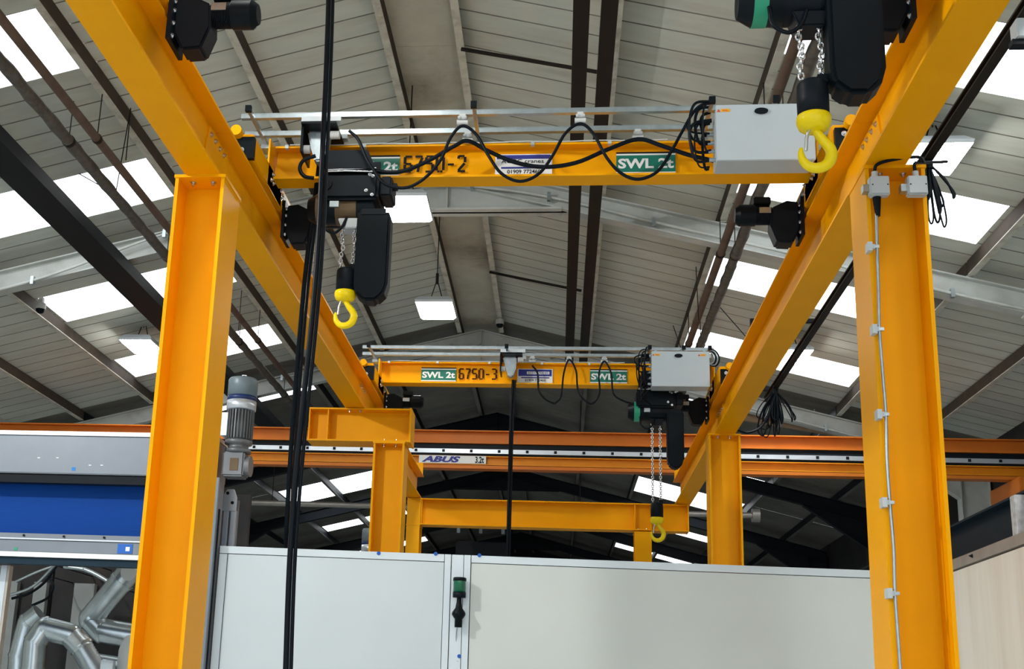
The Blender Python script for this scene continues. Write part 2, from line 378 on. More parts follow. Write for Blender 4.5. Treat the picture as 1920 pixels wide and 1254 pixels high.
longpipe(1.77, 5.1, .045, pipebrown, 'brown pipe on the right, seen above the right crane motor')
longpipe(1.93, 5.08, .055, lagging, 'rough grey lagged pipe on the right beside the brown pipe', True)
def rod(p, q, r, m_, label): 
    tag(MB().tube([p, q], r, 8).build('tie_rod', m_, loc=(Vector(p) + Vector(q)) / 2), label, 'rod')
rod(onroof(865, 92, -.2), onroof(1120, 135, -.2), .02, darkbrown, 'dark rod across the roof sheets above the 6750-2 crane bridge')
rod(onroof(918, 510, -.2), onroof(1090, 545, -.2), .02, darkbrown, 'dark rod across the roof sheets behind the two lamps')
def wire(pts, label, r=.006, m_=None):
    pts = [Vector(p) for p in pts]; tag(MB().tube(pts, r, 6).build('tie_wire', m_ or darkbrown, loc=pts[0]), label, 'wire')
wire([onroof(245, 203, -.15), Vector((-4.68, 11.6, 5.1)), at(147, 325, 12.0)], 'thin diagonal wire between purlin and lagged pipe, upper left')
wire([onroof(245, 203, -.15), at(236, 300, 11.2)], 'thin wire hanging straight down from a purlin, upper left')
wire([at(455, 520, 16.4), at(447, 622, 16.4)], 'short hanging wire right of the near left column')
wire([at(1345, 570, 15.3), at(1415, 650, 15.3)], 'thin diagonal wire above the 6750-3 control cabinet')
wire([at(1262, 610, 17.0), at(1280, 662, 17.0)], 'short dark wire above the far control cabinet')
wire([at(1305, 500, 15.0), at(1310, 600, 15.0)], 'thin wire hanging beside the lagged pipes on the right')

# cctv cameras
def cctv(p, label):
    t = thing('security_camera', p, label, 'camera'); p = Vector(p)
    MB().cyl(p + Vector((0, 0, .06)), p + Vector((0, 0, -.02)), .065, .07, 18).build('housing', tankw, t)
    MB().lathe(p + Vector((0, 0, -.02)), [(.06, 0), (.055, -.03), (.035, -.052), (.0, -.06)], 18).build('dome', black, t)
    MB().box(p.x - .03, p.x + .03, p.y - .03, p.y + .03, p.z + .06, p.z + .14).build('bracket', tankw, t)
cctv(onroof(76, 577, -.23), 'small white and black dome camera under the roof at far left')
cctv(onroof(937, 606, -.25), 'white dome camera at the ridge above the 6750-3 bridge')

# high-bay lamps
def lamp(x, y, z, label, hang=True):
    t = thing('high_bay_lamp', (x, y, z), label, 'lamp')
    w, l = .235, .32
    mb = MB(); prof = [(-w, -l, w, l, 0), (-w * 1.04, -l * 1.04, w * 1.04, l * 1.04, .03), (-w * .8, -l * .8, w * .8, l * .8, .10), (-w * .35, -l * .35, w * .35, l * .35, .14)]
    vs = []
    for a, b, c, d, h in prof: vs += [(x + a, y + b, z + h), (x + c, y + b, z + h), (x + c, y + d, z + h), (x + a, y + d, z + h)]
    mb.add(vs, [(i * 4 + k, i * 4 + (k + 1) % 4, i * 4 + 4 + (k + 1) % 4, i * 4 + 4 + k) for i in range(3) for k in range(4)] + [(12, 13, 14, 15)])
    mb.build('housing', jbox, t)
    mb = MB(); e = .03
    mb.add([(x - w + e, y - l + e, z - .035), (x + w - e, y - l + e, z - .035), (x + w - e, y + l - e, z - .035), (x - w + e, y + l - e, z - .035), (x - w, y - l, z), (x + w, y - l, z), (x + w, y + l, z), (x - w, y + l, z)],
           [(0, 1, 2, 3), (0, 4, 5, 1), (1, 5, 6, 2), (2, 6, 7, 3), (3, 7, 4, 0)])
    mb.build('diffuser', lampm, t)
    if hang:
        mb = MB(); zt = roofz(x) - .02
        mb.tube([(x - .08, y, z + .14), (x, y, z + .42), (x, y, zt)], .007, 6); mb.tube([(x + .08, y, z + .14), (x, y, z + .42)], .007, 6)
        mb.cyl((x, y, z + .36), (x, y, z + .5), .02, n=8)
        mb.build('suspension_wire', darkbrown, t)
    return t
lamp(-1.60, 11.80, 5.0, 'lit square lamp hanging right behind the hoist of the 6750-2 crane')
lamp(-1.61, 15.15, 5.0, 'lit square lamp on a wire, lower and farther of the two near the ridge')
lamp(3.20, 17.15, 5.0, 'lit lamp beside the right runway, over the far right skylight')
lamp(3.32, 10.75, 5.0, 'lit lamp behind the cable bundle at the top of the near right column')
lamp(-6.15, 16.9, 5.0, 'lit lamp half hidden by the near left column')
for x, y in ((-6.6, 4.0), (-1.6, 5.0), (-1.6, -1.5), (3.2, 4.5), (3.2, -1.5), (-6.2, -1.5)):
    lamp(x, y, 5.0, 'lit lamp over the near half of the hall, outside the picture', True)['group'] = 'lamps over the near half of the hall'

t = thing('floodlight', FL, 'work floodlight high on the left, outside the picture', 'lamp')
d_ = (FT - FL).normalized(); c_ = FL - d_ * .07
MB().cyl(c_ - d_ * .05, c_ + d_ * .04, .10, .19, 4).build('housing', blackp, t)
MB().tube([c_, (c_.x, c_.y, roofz(c_.x) - .05)], .012, 8).build('drop_rod', galv, t)
flo.parent = t; flo.location = (0, 0, 0)

# =================================================================== YELLOW STEELWORK
YR0, YR1 = -2.0, 17.55
ZB, ZT = 2.9, 3.26
def runway(x0, x1, side):
    xc = (x0 + x1) / 2; s = 1 if side == 'left' else -1
    t = thing('runway_beam', (xc, 6.5, ZB), f'long yellow runway beam on the {side}, carrying the crane wheels', 'beam')
    for a, b in ((YR0, 6.497), (6.503, 12.0 if side == 'left' else 12.97), (12.006 if side == 'left' else 12.976, YR1)):
        MB().isec('y', x0, x1, ZB, ZT, a, b, tf=.016, tw=.006).build('beam_section', yellow, t)
    MB().box(xc - .02, xc + .02, YR0, YR1, ZT, ZT + .012).build('crane_rail', galv, t)
    for yc in (6.5, 12.2 if side == 'left' else 12.97):
        MB().prism([(yc - .24, ZB + .04), (yc - .16, ZT - .05), (yc + .24, ZT - .05), (yc + .24, ZB + .04)], 'x', xc + s * .006, xc + s * .018).build('splice_plate', yellow, t)
        mb = MB()
        for yy in (-.13, -.04, .06, .15):
            for zz in (ZB + .08, ZT - .09): mb.hexbolt((xc + s * .018, yc + yy, zz), (s, 0, 0))
        mb.build('splice_bolts', steel, t)
        mb = MB()
        mb.build('x', yellow, t) if False else None
    xs = x1 if side == 'left' else x0
    mb = MB(); mb.box(xc - .1, xc + .1, YR1 - .14, YR1 - .12, ZT, ZT + .17); mb.prism([(YR1 - .12, ZT), (YR1 - .01, ZT), (YR1 - .12, ZT + .15)], 'x', xc - .008, xc + .008)
    mb.build('end_stop', yellow, t)
    return t
runway(-2.15, -1.95, 'left'); runway(1.59, 1.80, 'right')

def column(x0, x1, y0, y1, zt, label, bolts=True, flip=True):
    xc, yc = (x0 + x1) / 2, (y0 + y1) / 2
    t = thing('steel_column', (xc, yc, -1.6), label, 'column')
    MB().isec('z', x0, x1, y0, y1, -1.58, zt - .018, tf=.02, tw=.007, flip=flip).build('shaft', yellow, t)
    MB().box(x0 - .006, x1 + .006, y0 - .006, y1 + .006, zt - .018, zt).build('cap_plate', yellow, t)
    MB().box(x0 - .06, x1 + .06, y0 - .06, y1 + .06, -1.6, -1.58).build('base_plate', yellow, t)
    mb = MB()
    if bolts:
        for bx in (xc - .06, xc + .06):
            for by in (y0 + .07, y1 - .07): mb.hexbolt((bx, by, zt - .018), (0, 0, -1), .013, .014)
        mb.build('cap_bolts', steel, t)
    return t
column(-2.205, -1.915, 6.33, 6.68, ZB, 'tall yellow column at the left front, under the left runway beam')
colR = column(1.59, 1.895, 6.31, 6.66, ZB, 'tall yellow column at the right front, with grey junction boxes at its top')
column(-1.84, -1.53, 11.92, 12.24, 2.555, 'yellow column behind the white partition on the left, under the short cross beam')
column(1.53, 1.85, 12.83, 13.14, ZB, 'yellow column behind the white partition on the right')
column(1.035, 1.265, 17.27, 17.55, 2.50, 'short-looking yellow column under the right part of the rear cross beam', flip=False)
column(-2.14, -1.95, 17.27, 17.60, 2.52, 'narrow yellow column under the left end of the rear cross beam', flip=False)
# mid cross beam, left
t = thing('cross_beam', (-2.0, 12.05, 2.555), 'short yellow cross beam on the left holding up the left runway beam', 'beam')
MB().isec('x', 11.92, 12.22, 2.555, 2.895, -2.52, -1.49, tf=.016, tw=.006).build('beam_section', yellow, t)
MB().box(-1.49, -1.472, 11.91, 12.23, 2.55, 2.9).build('end_plate', yellow, t)
for x in (-2.325, -2.515): MB().box(x, x + .012, 11.93, 12.21, 2.571, 2.879).build('stiffener', yellow, t)
mb = MB()
for x in (-2.11, -2.0): mb.hexbolt((x, 11.97, 2.879), (0, 0, -1), .012)
for x in (-1.74, -1.62): mb.hexbolt((x, 11.97, 2.571), (0, 0, 1), .012)
mb.build('bolts', steel, t)
# rear cross beam
t = thing('cross_beam', (0, 17.4, 2.52), 'long yellow cross beam joining both runway beams at the rear', 'beam')
MB().isec('x', 17.29, 17.55, 2.52, 2.895, -2.14, 1.755, tf=.016, tw=.006).build('beam_section', yellow, t)
MB().box(1.755, 1.772, 17.28, 17.56, 2.515, 2.898).build('end_plate', yellow, t)
MB().box(-2.14, -1.945, 17.28, 17.296, 2.52, 2.895).build('face_plate', yellow, t)
for x in (1.035, 1.255, -.2 - 1.74): MB().box(x, x + .014, 17.30, 17.54, 2.536, 2.879).build('stiffener', yellow, t)
mb = MB()
for x in (1.09, 1.2): mb.hexbolt((x, 17.33, 2.536), (0, 0, 1), .012)
mb.build('bolts', steel, t)

# junction boxes and conduit on the right column
def junction(x0, x1, label, boot):
    t = thing('junction_box', ((x0 + x1) / 2, 6.28, 2.76), label, 'box', None)
    MB().box(x0, x1, 6.245, 6.30, 2.705, 2.81).build('box_body', jbox, t, bevel=.006)
    MB().box(x0 + .004, x1 - .004, 6.235, 6.245, 2.709, 2.806).build('lid', jbox, t, bevel=.003)
    mb = MB(); mb.cyl((x0 + .012, 6.234, 2.757), (x0 + .012, 6.233, 2.757), .004, n=8); mb.cyl((x1 - .012, 6.234, 2.757), (x1 - .012, 6.233, 2.757), .004, n=8)
    mb.build('lid_screws', black, t)
    MB().box(x0 - .03, x0, 6.26, 6.31, 2.73, 2.77).build('mounting_clamp', galv, t)
    xm = (x0 + .035 if boot else (x0 + x1) / 2)
    MB().cyl((xm, 6.275, 2.81), (xm, 6.275, 2.845), .016, n=14).build('cable_gland', jbox, t)
    return t
junction(1.595, 1.695, 'left grey junction box at the top of the near right column', True)
junction(1.785, 1.885, 'right grey junction box at the top of the near right column', False)
t = thing('column_conduit', (1.62, 6.28, .5), 'thin grey armoured cable clipped down the near right column', 'cable')
zs = [2.66, 2.45, 2.2, 1.98, 1.75, 1.53, 1.3, 1.09, .86, .64, .3, -.4, -1.5]
MB().tube(smooth([(1.635 - .02 * min(1, (2.66 - z) / .4) + .004 * math.sin(z * 9), 6.285, z) for z in zs], 5), .0085, 8).build('armoured_cable', galv, t)
MB().cyl((1.636, 6.285, 2.705), (1.636, 6.285, 2.60), .022, .013, 14).build('cable_boot', black, t)
for z in (2.428, 1.979, 1.532, 1.086, .643, .2):
    k = MB(); k.box(1.575, 1.598, 6.27, 6.33, z - .024, z + .024); k.box(1.598, 1.612, 6.275, 6.30, z - .012, z + .012); k.build('clip', jbox, t)
    MB().box(1.608, 1.632, 6.274, 6.296, z - .008, z + .008).build('clip_strap', galv, t)
tag(MB().tube(smooth([(1.63, 6.275, 2.845), (1.64, 6.26, 2.88), (1.70, 6.24, 2.895), (1.80, 6.25, 2.915), (1.88, 6.3, 2.93), (1.95, 6.5, 2.93)]), .009, 8).build('jumper_cable', rubber, loc=(1.63, 6.275, 2.845)), 'short black cable arching over the left junction box', 'cable')
tag(MB().tube(smooth([(1.835, 6.275, 2.845), (1.835, 6.27, 2.89), (1.90, 6.35, 2.93), (2.1, 6.6, 3.05)]), .009, 8).build('jumper_cable', rubber, loc=(1.835, 6.275, 2.845)), 'black cable rising from the right junction box', 'cable')

# power supply rail on the right with cable bundles
xr, zr = 2.35, 3.62
t = thing('power_supply_rail', (xr, 9, zr), 'dark straight supply rail beside and right of the right runway beam', 'rail')
MB().isec('y', xr - .03, xr + .03, zr - .03, zr + .03, -1, 14.2, tf=.012, tw=.008).build('rail', darkbrown, t)
for y in (1.5, 3.6, 5.75, 8.9, 11.4, 13.9):
    MB().box(1.80, xr + .03, y - .02, y + .02, zr + .03, zr + .065).build('bracket_arm', blackp, t)
    MB().box(1.76, 1.80, y - .02, y + .02, ZT, zr + .065).build('bracket_post', blackp, t)
t = thing('limit_switch_box', at(1912, 60, 6.0), 'pale blue-grey box at the right edge of the picture near the top', 'box')
p = at(1912, 60, 6.0)
MB().box(p.x - .03, p.x + .08, 5.95, 6.05, p.z - .055, p.z + .055).build('box_body', cabinet, t, bevel=.006)
MB().box(p.x - .05, p.x + .1, 5.97, 6.03, p.z - .085, p.z - .055).build('base', blackp, t)
def bundle(c, label, h, y, k, w):
    t = thing('cable_bundle', c, label, 'cables'); c = Vector(c)
    for i in range(k):
        a = random.uniform(-w, w); b = a * random.uniform(.3, 1) + random.uniform(.0, .04); d = h * random.uniform(.55, 1)
        dy = random.uniform(-.08, .08)
        pts = [c + Vector((0, 0, 0)), c + Vector((a * .7, dy * .6, -d * .45)), c + Vector((a, dy, -d * .85)), c + Vector(((a + b) / 2, dy, -d)), c + Vector((b, dy, -d * .85)), c + Vector((b * .5, dy * .6, -d * .4)), c + Vector((.005, 0, 0))]
        MB().tube(smooth(pts), random.uniform(.005, .011), 7).build('cable_loop', rubber, t)
    MB().cyl(c + Vector((0, 0, .05)), c + Vector((0, 0, -.04)), .03, n=10).build('cable_tie', black, t)
    return t
bundle((xr, 7.75, zr - .05), 'black cable loops hanging beside the top of the near right column', .46, 7.75, 11, .15)
bundle((xr, 13.6, zr - .05), 'thick tangle of black cables hanging right of the far right column', .55, 13.6, 20, .22)
tag(MB().tube(smooth([(1.82, 12.8, 2.93), (1.95, 12.9, 2.93), (2.15, 13.2, 3.1), (2.33, 13.5, 3.5)]), .012, 8).build('feed_cable', rubber, loc=(1.85, 12.85, 2.93)), 'black cable from the far right column up to the tangle', 'cable')

# =================================================================== CRANES
def drive_motor(t, xf, s, y, z=3.22):
    # gearbox against the carriage face xf, motor pointing inwards (direction s)
    g = MB(); g.prism([(xf + s * .02, z + .13), (xf + s * .10, z + .14), (xf + s * .2, z + .09), (xf + s * .21, z - .04), (xf + s * .17, z - .155), (xf + s * .07, z - .16), (xf + s * .02, z - .06)], 'y', y - .07, y + .07)
    gb = g.build('gearbox', blackp, t, bevel=.012)
    mb = MB(); mb.cyl((xf + s * .19, y, z + .06), (xf + s * .30, y, z + .06), .055, n=20)
    for k in range(12): mb.cyl((xf + s * (.21 + k * .0075), y, z + .06), (xf + s * (.213 + k * .0075), y, z + .06), .066, n=20)
    mb.build('motor_body', blackp, gb)
    mb = MB(); mb.cyl((xf + s * .30, y, z + .06), (xf + s * .40, y, z + .06), .074, n=24); mb.cyl((xf + s * .40, y, z + .06), (xf + s * .43, y, z + .06), .074, .05, 24)
    mb.build('fan_cover', black, gb)
    MB().box(min(xf + s * .2, xf + s * .31), max(xf + s * .2, xf + s * .31), y - .05, y + .05, z + .125, z + .175).build('terminal_box', blackp, gb, bevel=.006)
    MB().box(min(xf + s * .205, xf + s * .28), max(xf + s * .205, xf + s * .28), y - .0705, y - .0665, z + .05, z + .09).build('rating_plate', galv, gb)
    mb = MB()
    for dz in (.1, .05, -.02, -.09): mb.hexbolt((xf + s * .02, y - .075, z + dz), (0, -1, 0), .009)
    mb.build('mounting_bolts', steel, gb)
    MB().box(min(xf, xf + s * .022), max(xf, xf + s * .022), y - .11, y + .11, z - .12, z + .15).build('torque_plate', blackp, gb)

def crane(yc, num, lab, signs=True):
    x0, x1 = -1.93, 1.57; zb, zt = 3.395, 3.632; y0, y1 = yc - .08, yc + .08
    t = thing('bridge_crane', ((x0 + x1) / 2, yc, zb), lab, 'crane')
    MB().isec('x', y0, y1, zb, zt, x0, x1, tf=.014, tw=.005).build('girder', yellow, t)
    yw = yc - .005
    for s, xf, xo in ((1, -1.935, -2.12), (-1, 1.575, 1.76)):
        ec = MB().box(min(xf, xo), max(xf, xo), yc - .62, yc + .68, 3.30, 3.46).build('end_carriage', yellow, t, bevel=.008)
        MB().box(xf if s < 0 else xf - .012, xf + .012 if s < 0 else xf, yc - .2, yc + .2, 3.30, 3.63).build('joint_plate', yellow, t)
        mb = MB(); xc = (xf + xo) / 2
        for yy in (yc - .5, yc + .55): mb.cyl((xc - .035, yy, 3.33), (xc + .035, yy, 3.33), .058, n=24)
        mb.build('wheels', steel, ec)
        mb = MB(); mb.box(min(xf, xo) + .01, max(xf, xo) - .004 + (.02 if s > 0 else 0), yc - .66, yc - .62, 3.275, 3.42); mb.build('end_plate', black, ec)
        mb = MB(); mb.hexbolt((xc - .03, yc - .66, 3.38), (0, -1, 0), .012); mb.hexbolt((xc + .03, yc - .66, 3.33), (0, -1, 0), .012); mb.build('plate_bolts', steel, ec)
        mb = MB(); mb.cyl((xc, yc - .66, 3.34 + .1), (xc, yc - .72, 3.34 + .1), .035, n=16); mb.build('buffer', yellow, ec)
        mb = MB()
        for k in range(5): mb.hexbolt((xf + s * .012, yc - .16 + k * .03 + (.19 if k > 2 else 0), 3.35 + .05 * (k % 2)), (s, 0, 0), .011)
        mb.build('joint_bolts', steel, ec)
        sg = MB().box(xf + (0 if s > 0 else -.003), xf + (.003 if s > 0 else 0), yc + .24, yc + .44, 3.335, 3.43).build('carriage_sign', black, ec)
        MB().box(xf + (0.003 if s > 0 else -.005), xf + (.005 if s > 0 else -.003), yc + .26, yc + .42, 3.35, 3.415).build('sign_field', green, ec)
        drive_motor(t, xf, s, yc + .36, 3.23)
    # stiffener gussets
    mb = MB(); mb.prism([(x0, zb + .014), (x0 + .12, zb + .014), (x0, zb + .12)], 'y', yc - .04, yc - .03); mb.build('gusset', yellow, t)
    # festoon arms and rails
    for xa in (-2.01, -.56, .90, 1.28, 1.50) if num else ():
        if xa == 1.28 and num != '6750-2': xa = 1.24
        a = MB().box(xa - .011, xa + .011, yc - .53, yc + .03, 3.665, 3.69).build('festoon_arm', galv, t)
        MB().box(xa - .019, xa + .019, yc - .55, yc - .52, 3.657, 3.698).build('arm_cap', black, a)
        MB().box(xa - .03, xa + .03, yc - .05, yc + .05, 3.634, 3.665).build('arm_clamp', galv, a)
    if num:
        for yy, xs in ((yc - .365, -2.10), (yc - .11, -2.14)):
            mb = MB(); mb.isec('x', yy - .017, yy + .017, 3.69, 3.724, xs, 1.56, tf=.004, tw=.015); mb.build('festoon_rail', galv, t)
        mb = MB()
        pts = [(x0 + .1 + i * .1, y0 - .004, zt + .006 + .003 * math.sin(i * 1.3)) for i in range(26)]
        mb.tube(pts, .004, 6); mb.build('sensor_cable', white, t)
        for x in (-1.85, -1.32, -.76, -.2, .3): MB().box(x - .012, x + .012, y0 - .012, y0 + .02, zt - .02, zt + .006).build('cable_clip', jbox, t)
    if num:
        yf = yw - .012
        def swl(xa, xb):
            b = MB().box(xa, xb, yf - .002, yf, 3.430, 3.585).build('load_sign', textblack, t)
            MB().box(xa, xb, yf - .0032, yf - .002, 3.430, 3.572).build('sign_border', white, b)
            MB().box(xa, xb, yf - .0045, yf - .0032, 3.443, 3.560).build('sign_field', green, b)
            text('SWL 2t', 'sign_lettering', b, white, xa + .012, xb - .012, 3.466, 3.537, yf - .006, .035)
        if num == '6750-2': swl(-1.46, -1.085); swl(.345, .725); stencil(num, t, textblack, -1.05, -.62, 3.462, 3.572, yf - .003); ax = -.446
        else: swl(-1.50, -1.12); swl(.31, .70); stencil(num, t, textred, -1.085, -.66, 3.462, 3.572, yf - .003); ax = -.46
        b = MB().box(ax, ax + .375, yf - .002, yf, 3.425, 3.580).build('company_sign', white, t)
        if num == '6750-2':
            MB().box(ax + .01, ax + .365, yf - .004, yf - .002, 3.545, 3.573).build('blue_band', signblue, b)
            text('ACDC cranes', 'sign_lettering', b, textblack, ax + .04, ax + .32, 3.515, 3.543, yf - .004, .01)
        else:
            MB().box(ax + .01, ax + .365, yf - .004, yf - .002, 3.50, 3.573).build('blue_band', signblue, b)
            MB().box(ax + .10, ax + .34, yf - .005, yf - .004, 3.52, 3.55).build('white_bar', white, b)
            text('ACDC CRANES', 'sign_lettering', b, signblue, ax + .11, ax + .33, 3.525, 3.546, yf - .006, .01)
        MB().box(ax + .04, ax + .34, yf - .004, yf - .002, 3.476, 3.488).build('blue_rule', signblue, b)
        text('01909 772460', 'phone_number', b, textblack, ax + .08, ax + .30, 3.440, 3.468, yf - .004, .015)
    return t
crane(4.95, None, 'nearest yellow bridge crane, mostly above the picture, with motors at both top corners')
crane(7.57, '6750-2', 'yellow bridge crane marked 6750-2 spanning both runway beams')
crane(12.87, '6750-3', 'smaller-looking yellow bridge crane marked 6750-3 farther back')

def hoist(dx, yc, zl, lab, lab2, rot=False, bd=0.0):
    # positions follow the hoist under bridge 6750-2; dx slides along the girder, zl lowers the hook
    t = thing('chain_hoist', (-1.40 + dx, yc, 3.38), lab, 'hoist')
    yb = yc - .17
    X = lambda a: a + dx
    # trolley
    for y in (yc - .10, yc + .088): MB().box(X(-1.55), X(-1.20), y, y + .012, 3.30, 3.50).build('trolley_plate', blackp, t, bevel=.003)
    mb = MB()
    for x in (-1.49, -1.26):
        for y0, y1 in ((yc - .088, yc - .03), (yc + .03, yc + .088)): mb.cyl((X(x), y0, 3.44), (X(x), y1, 3.44), .032, n=20)
    mb.build('trolley_wheels', steel, t)
    mb = MB(); mb.prism([(X(-1.53), 3.36), (X(-1.53), 3.50), (X(-1.26), 3.50), (X(-1.20), 3.36)], 'y', yb - .12, yb - .0); mb.build('trolley_cover', blackp, t, bevel=.006)
    # body
    b = MB(); b.box(X(-1.58), X(-1.18), yb - .10, yb + .22, (3.165 - bd), (3.345 - bd)); body = b.build('hoist_body', black, t, bevel=.02)
    mb = MB(); mb.cyl((X(-1.53), yb - .1, (3.27 - bd)), (X(-1.53), yb - .112, (3.27 - bd)), .045, n=22)
    for k in range(7): mb.box(X(-1.56 + k * .01), X(-1.556 + k * .01), yb - .118, yb - .11, (3.25 - bd), (3.29 - bd))
    mb.build('brake_cover', blackp, body)
    mb = MB()
    for x, z in ((-1.22, (3.32 - bd)), (-1.22, (3.19 - bd)), (-1.26, (3.22 - bd)), (-1.24, (3.33 - bd))): mb.hexbolt((X(x), yb - .10, z), (0, -1, 0), .008)
    mb.build('cover_screws', steel, body)
    mb = MB(); mb.tube([(X(-1.56), yb - .11, (3.35 - bd)), (X(-1.4), yb - .115, (3.352 - bd)), (X(-1.2), yb - .11, (3.347 - bd))], .006, 8); mb.tube([(X(-1.56), yb - .11, (3.362 - bd)), (X(-1.45), yb - .115, (3.364 - bd)), (X(-1.2), yb - .11, (3.372 - bd))], .005, 8)
    mb.build('cover_trim', steel, body)
    # motor, axis along x
    mo = MB(); mo.cyl((X(-1.60), yb + .05, (3.15 - bd)), (X(-1.22), yb + .05, (3.15 - bd)), .105, n=28); mo.cyl((X(-1.66), yb + .05, (3.15 - bd)), (X(-1.60), yb + .05, (3.15 - bd)), .07, .105, 28)
    mot = mo.build('hoist_motor', [black], t)
    MB().cyl((X(-1.60), yb + .05, (3.15 - bd)), (X(-1.54), yb + .05, (3.15 - bd)), .107, n=28).build('colour_band', hgreen if lab2 else brass, mot)
    MB().cyl((X(-1.47), yb + .05, (3.15 - bd)), (X(-1.33), yb + .05, (3.15 - bd)), .107, n=28).build('gear_case', brass if not lab2 else blackp, mot)
    MB().box(X(-1.50), X(-1.44), yb - .075, yb - .056, (3.12 - bd), (3.16 - bd)).build('rating_plate', galv, mot)
    MB().box(X(-1.18), X(-1.10), yb - .06, yb + .16, (3.20 - bd), (3.34 - bd)).build('gear_housing', blackp, t, bevel=.012)
    MB().box(X(-1.12), X(-1.07), yb - .03, yb + .03, (3.27 - bd), (3.30 - bd)).build('cable_plug', black, t)
    MB().prism([(X(-1.45), (3.06 - bd)), (X(-1.30), (3.06 - bd)), (X(-1.32), (2.99 - bd)), (X(-1.42), (2.99 - bd))], 'y', yb - .03, yb + .1).build('chain_guide', steel if not lab2 else blackp, t, bevel=.006)
    # chain container
    cx0, cx1 = X(-1.315), X(-1.095); zt, zb = 3.10, 2.48
    if rot: cx0, cx1 = X(-1.27), X(-1.10)
    poly = [(cx0, zt), (cx1 - .02, zt), (cx1, zt - .05), (cx1, zb + .12), (cx1 - .02, zb + .05), (cx1 - .07, zb), (cx0 + .07, zb), (cx0 + .01, zb + .05), (cx0, zb + .12)]
    cc = MB().prism(poly, 'y', yb - .08, yb + .06).build('chain_container', black, t, bevel=.018)
    MB().box(cx0 + .03, cx1 - .03, yb - .085, yb - .078, zt - .04, zt).build('container_bracket', blackp, cc)
    # chain
    zc = 3.0 - bd
    ztop_block = 2.71 - zl
    def link(c, ax, L=.032, r=.0045, wd=.011):
        pts = []
        for k in range(12):
            a = 2 * math.pi * k / 12; u = math.cos(a) * wd; v = math.sin(a) * wd + (L / 2 - wd) * (1 if math.sin(a) >= 0 else -1)
            pts.append(c + (Vector((u, 0, v)) if ax == 0 else Vector((0, u, v))))
        return pts
    for i, xx in enumerate((-1.415, -1.335)):
        mb = MB(); z = zc; k = 0
        while z > ztop_block - (.0 if i == 0 else -.03):
            f = (zc - z) / (zc - ztop_block); xq = X(xx) + (0.006 * math.sin(z * 40) if not rot else 0)
            mb.tube(link(Vector((xq, yb, z)), k % 2), .0046, 6, closed=True); z -= .023; k += 1
        mb.build('chain', steel, t)
    # hook block
    c = Vector((X(-1.375), yb, ztop_block))
    hb = MB().lathe(c, [(0, .005), (.054, .004), (.062, -.008), (.064, -.06), (.063, -.148), (.0, -.148)], 28).build('hook_block', blackp, t)
    MB().lathe(c, [(.05, -.143), (.066, -.147), (.0695, -.160), (.069, -.178), (.060, -.200), (.042, -.212), (.018, -.216), (0, -.216)], 28).build('bell_cover', hookyellow, hb)
    MB().box(X(-1.355), X(-1.315), yb - .02, yb + .02, ztop_block, ztop_block + .035).build('chain_anchor', black, hb)
    hp = [(0, -.19), (.008, -.215), (.030, -.25), (.056, -.285), (.064, -.315), (.052, -.352), (.02, -.374), (-.02, -.372), (-.048, -.345), (-.056, -.312), (-.054, -.288)]
    rr = [.016, .017, .020, .022, .0235, .0235, .022, .020, .017, .013, .007]
    sp = smooth([c + Vector((a, 0, b)) for a, b in hp], 4); rs = []
    for i in range(len(hp) - 1): rs += [rr[i] + (rr[i + 1] - rr[i]) * j / 4 for j in range(4)]
    MB().tube(sp, rs + [rr[-1]], 14).build('hook', hookyellow, hb)
    MB().tube([c + Vector((-.022, -.012, -.212)), c + Vector((-.034, -.014, -.25)), c + Vector((-.038, -.012, -.305))], .007, 8).build('safety_latch', steel, hb)
    # loop of control cable below body
    MB().tube(smooth([(X(-1.54), yb - .03, 3.08 - bd), (X(-1.53), yb - .04, 2.99 - bd), (X(-1.47), yb - .05, 2.945 - bd), (X(-1.42), yb - .05, 2.98 - bd), (X(-1.39), yb - .03, 3.06 - bd)]), .009, 8).build('control_cable', rubber, t)
    return t
hoist(2.39, 4.95, .146, 'black chain hoist at the top right corner with a yellow hook', True, bd=.17)
hoist(0, 7.57, .0, 'black chain hoist under the left end of bridge 6750-2 with a yellow hook', False)
hoist(2.36, 12.87, .58, 'black chain hoist under the far control cabinet, its yellow hook lowered', True, rot=True, bd=.05)

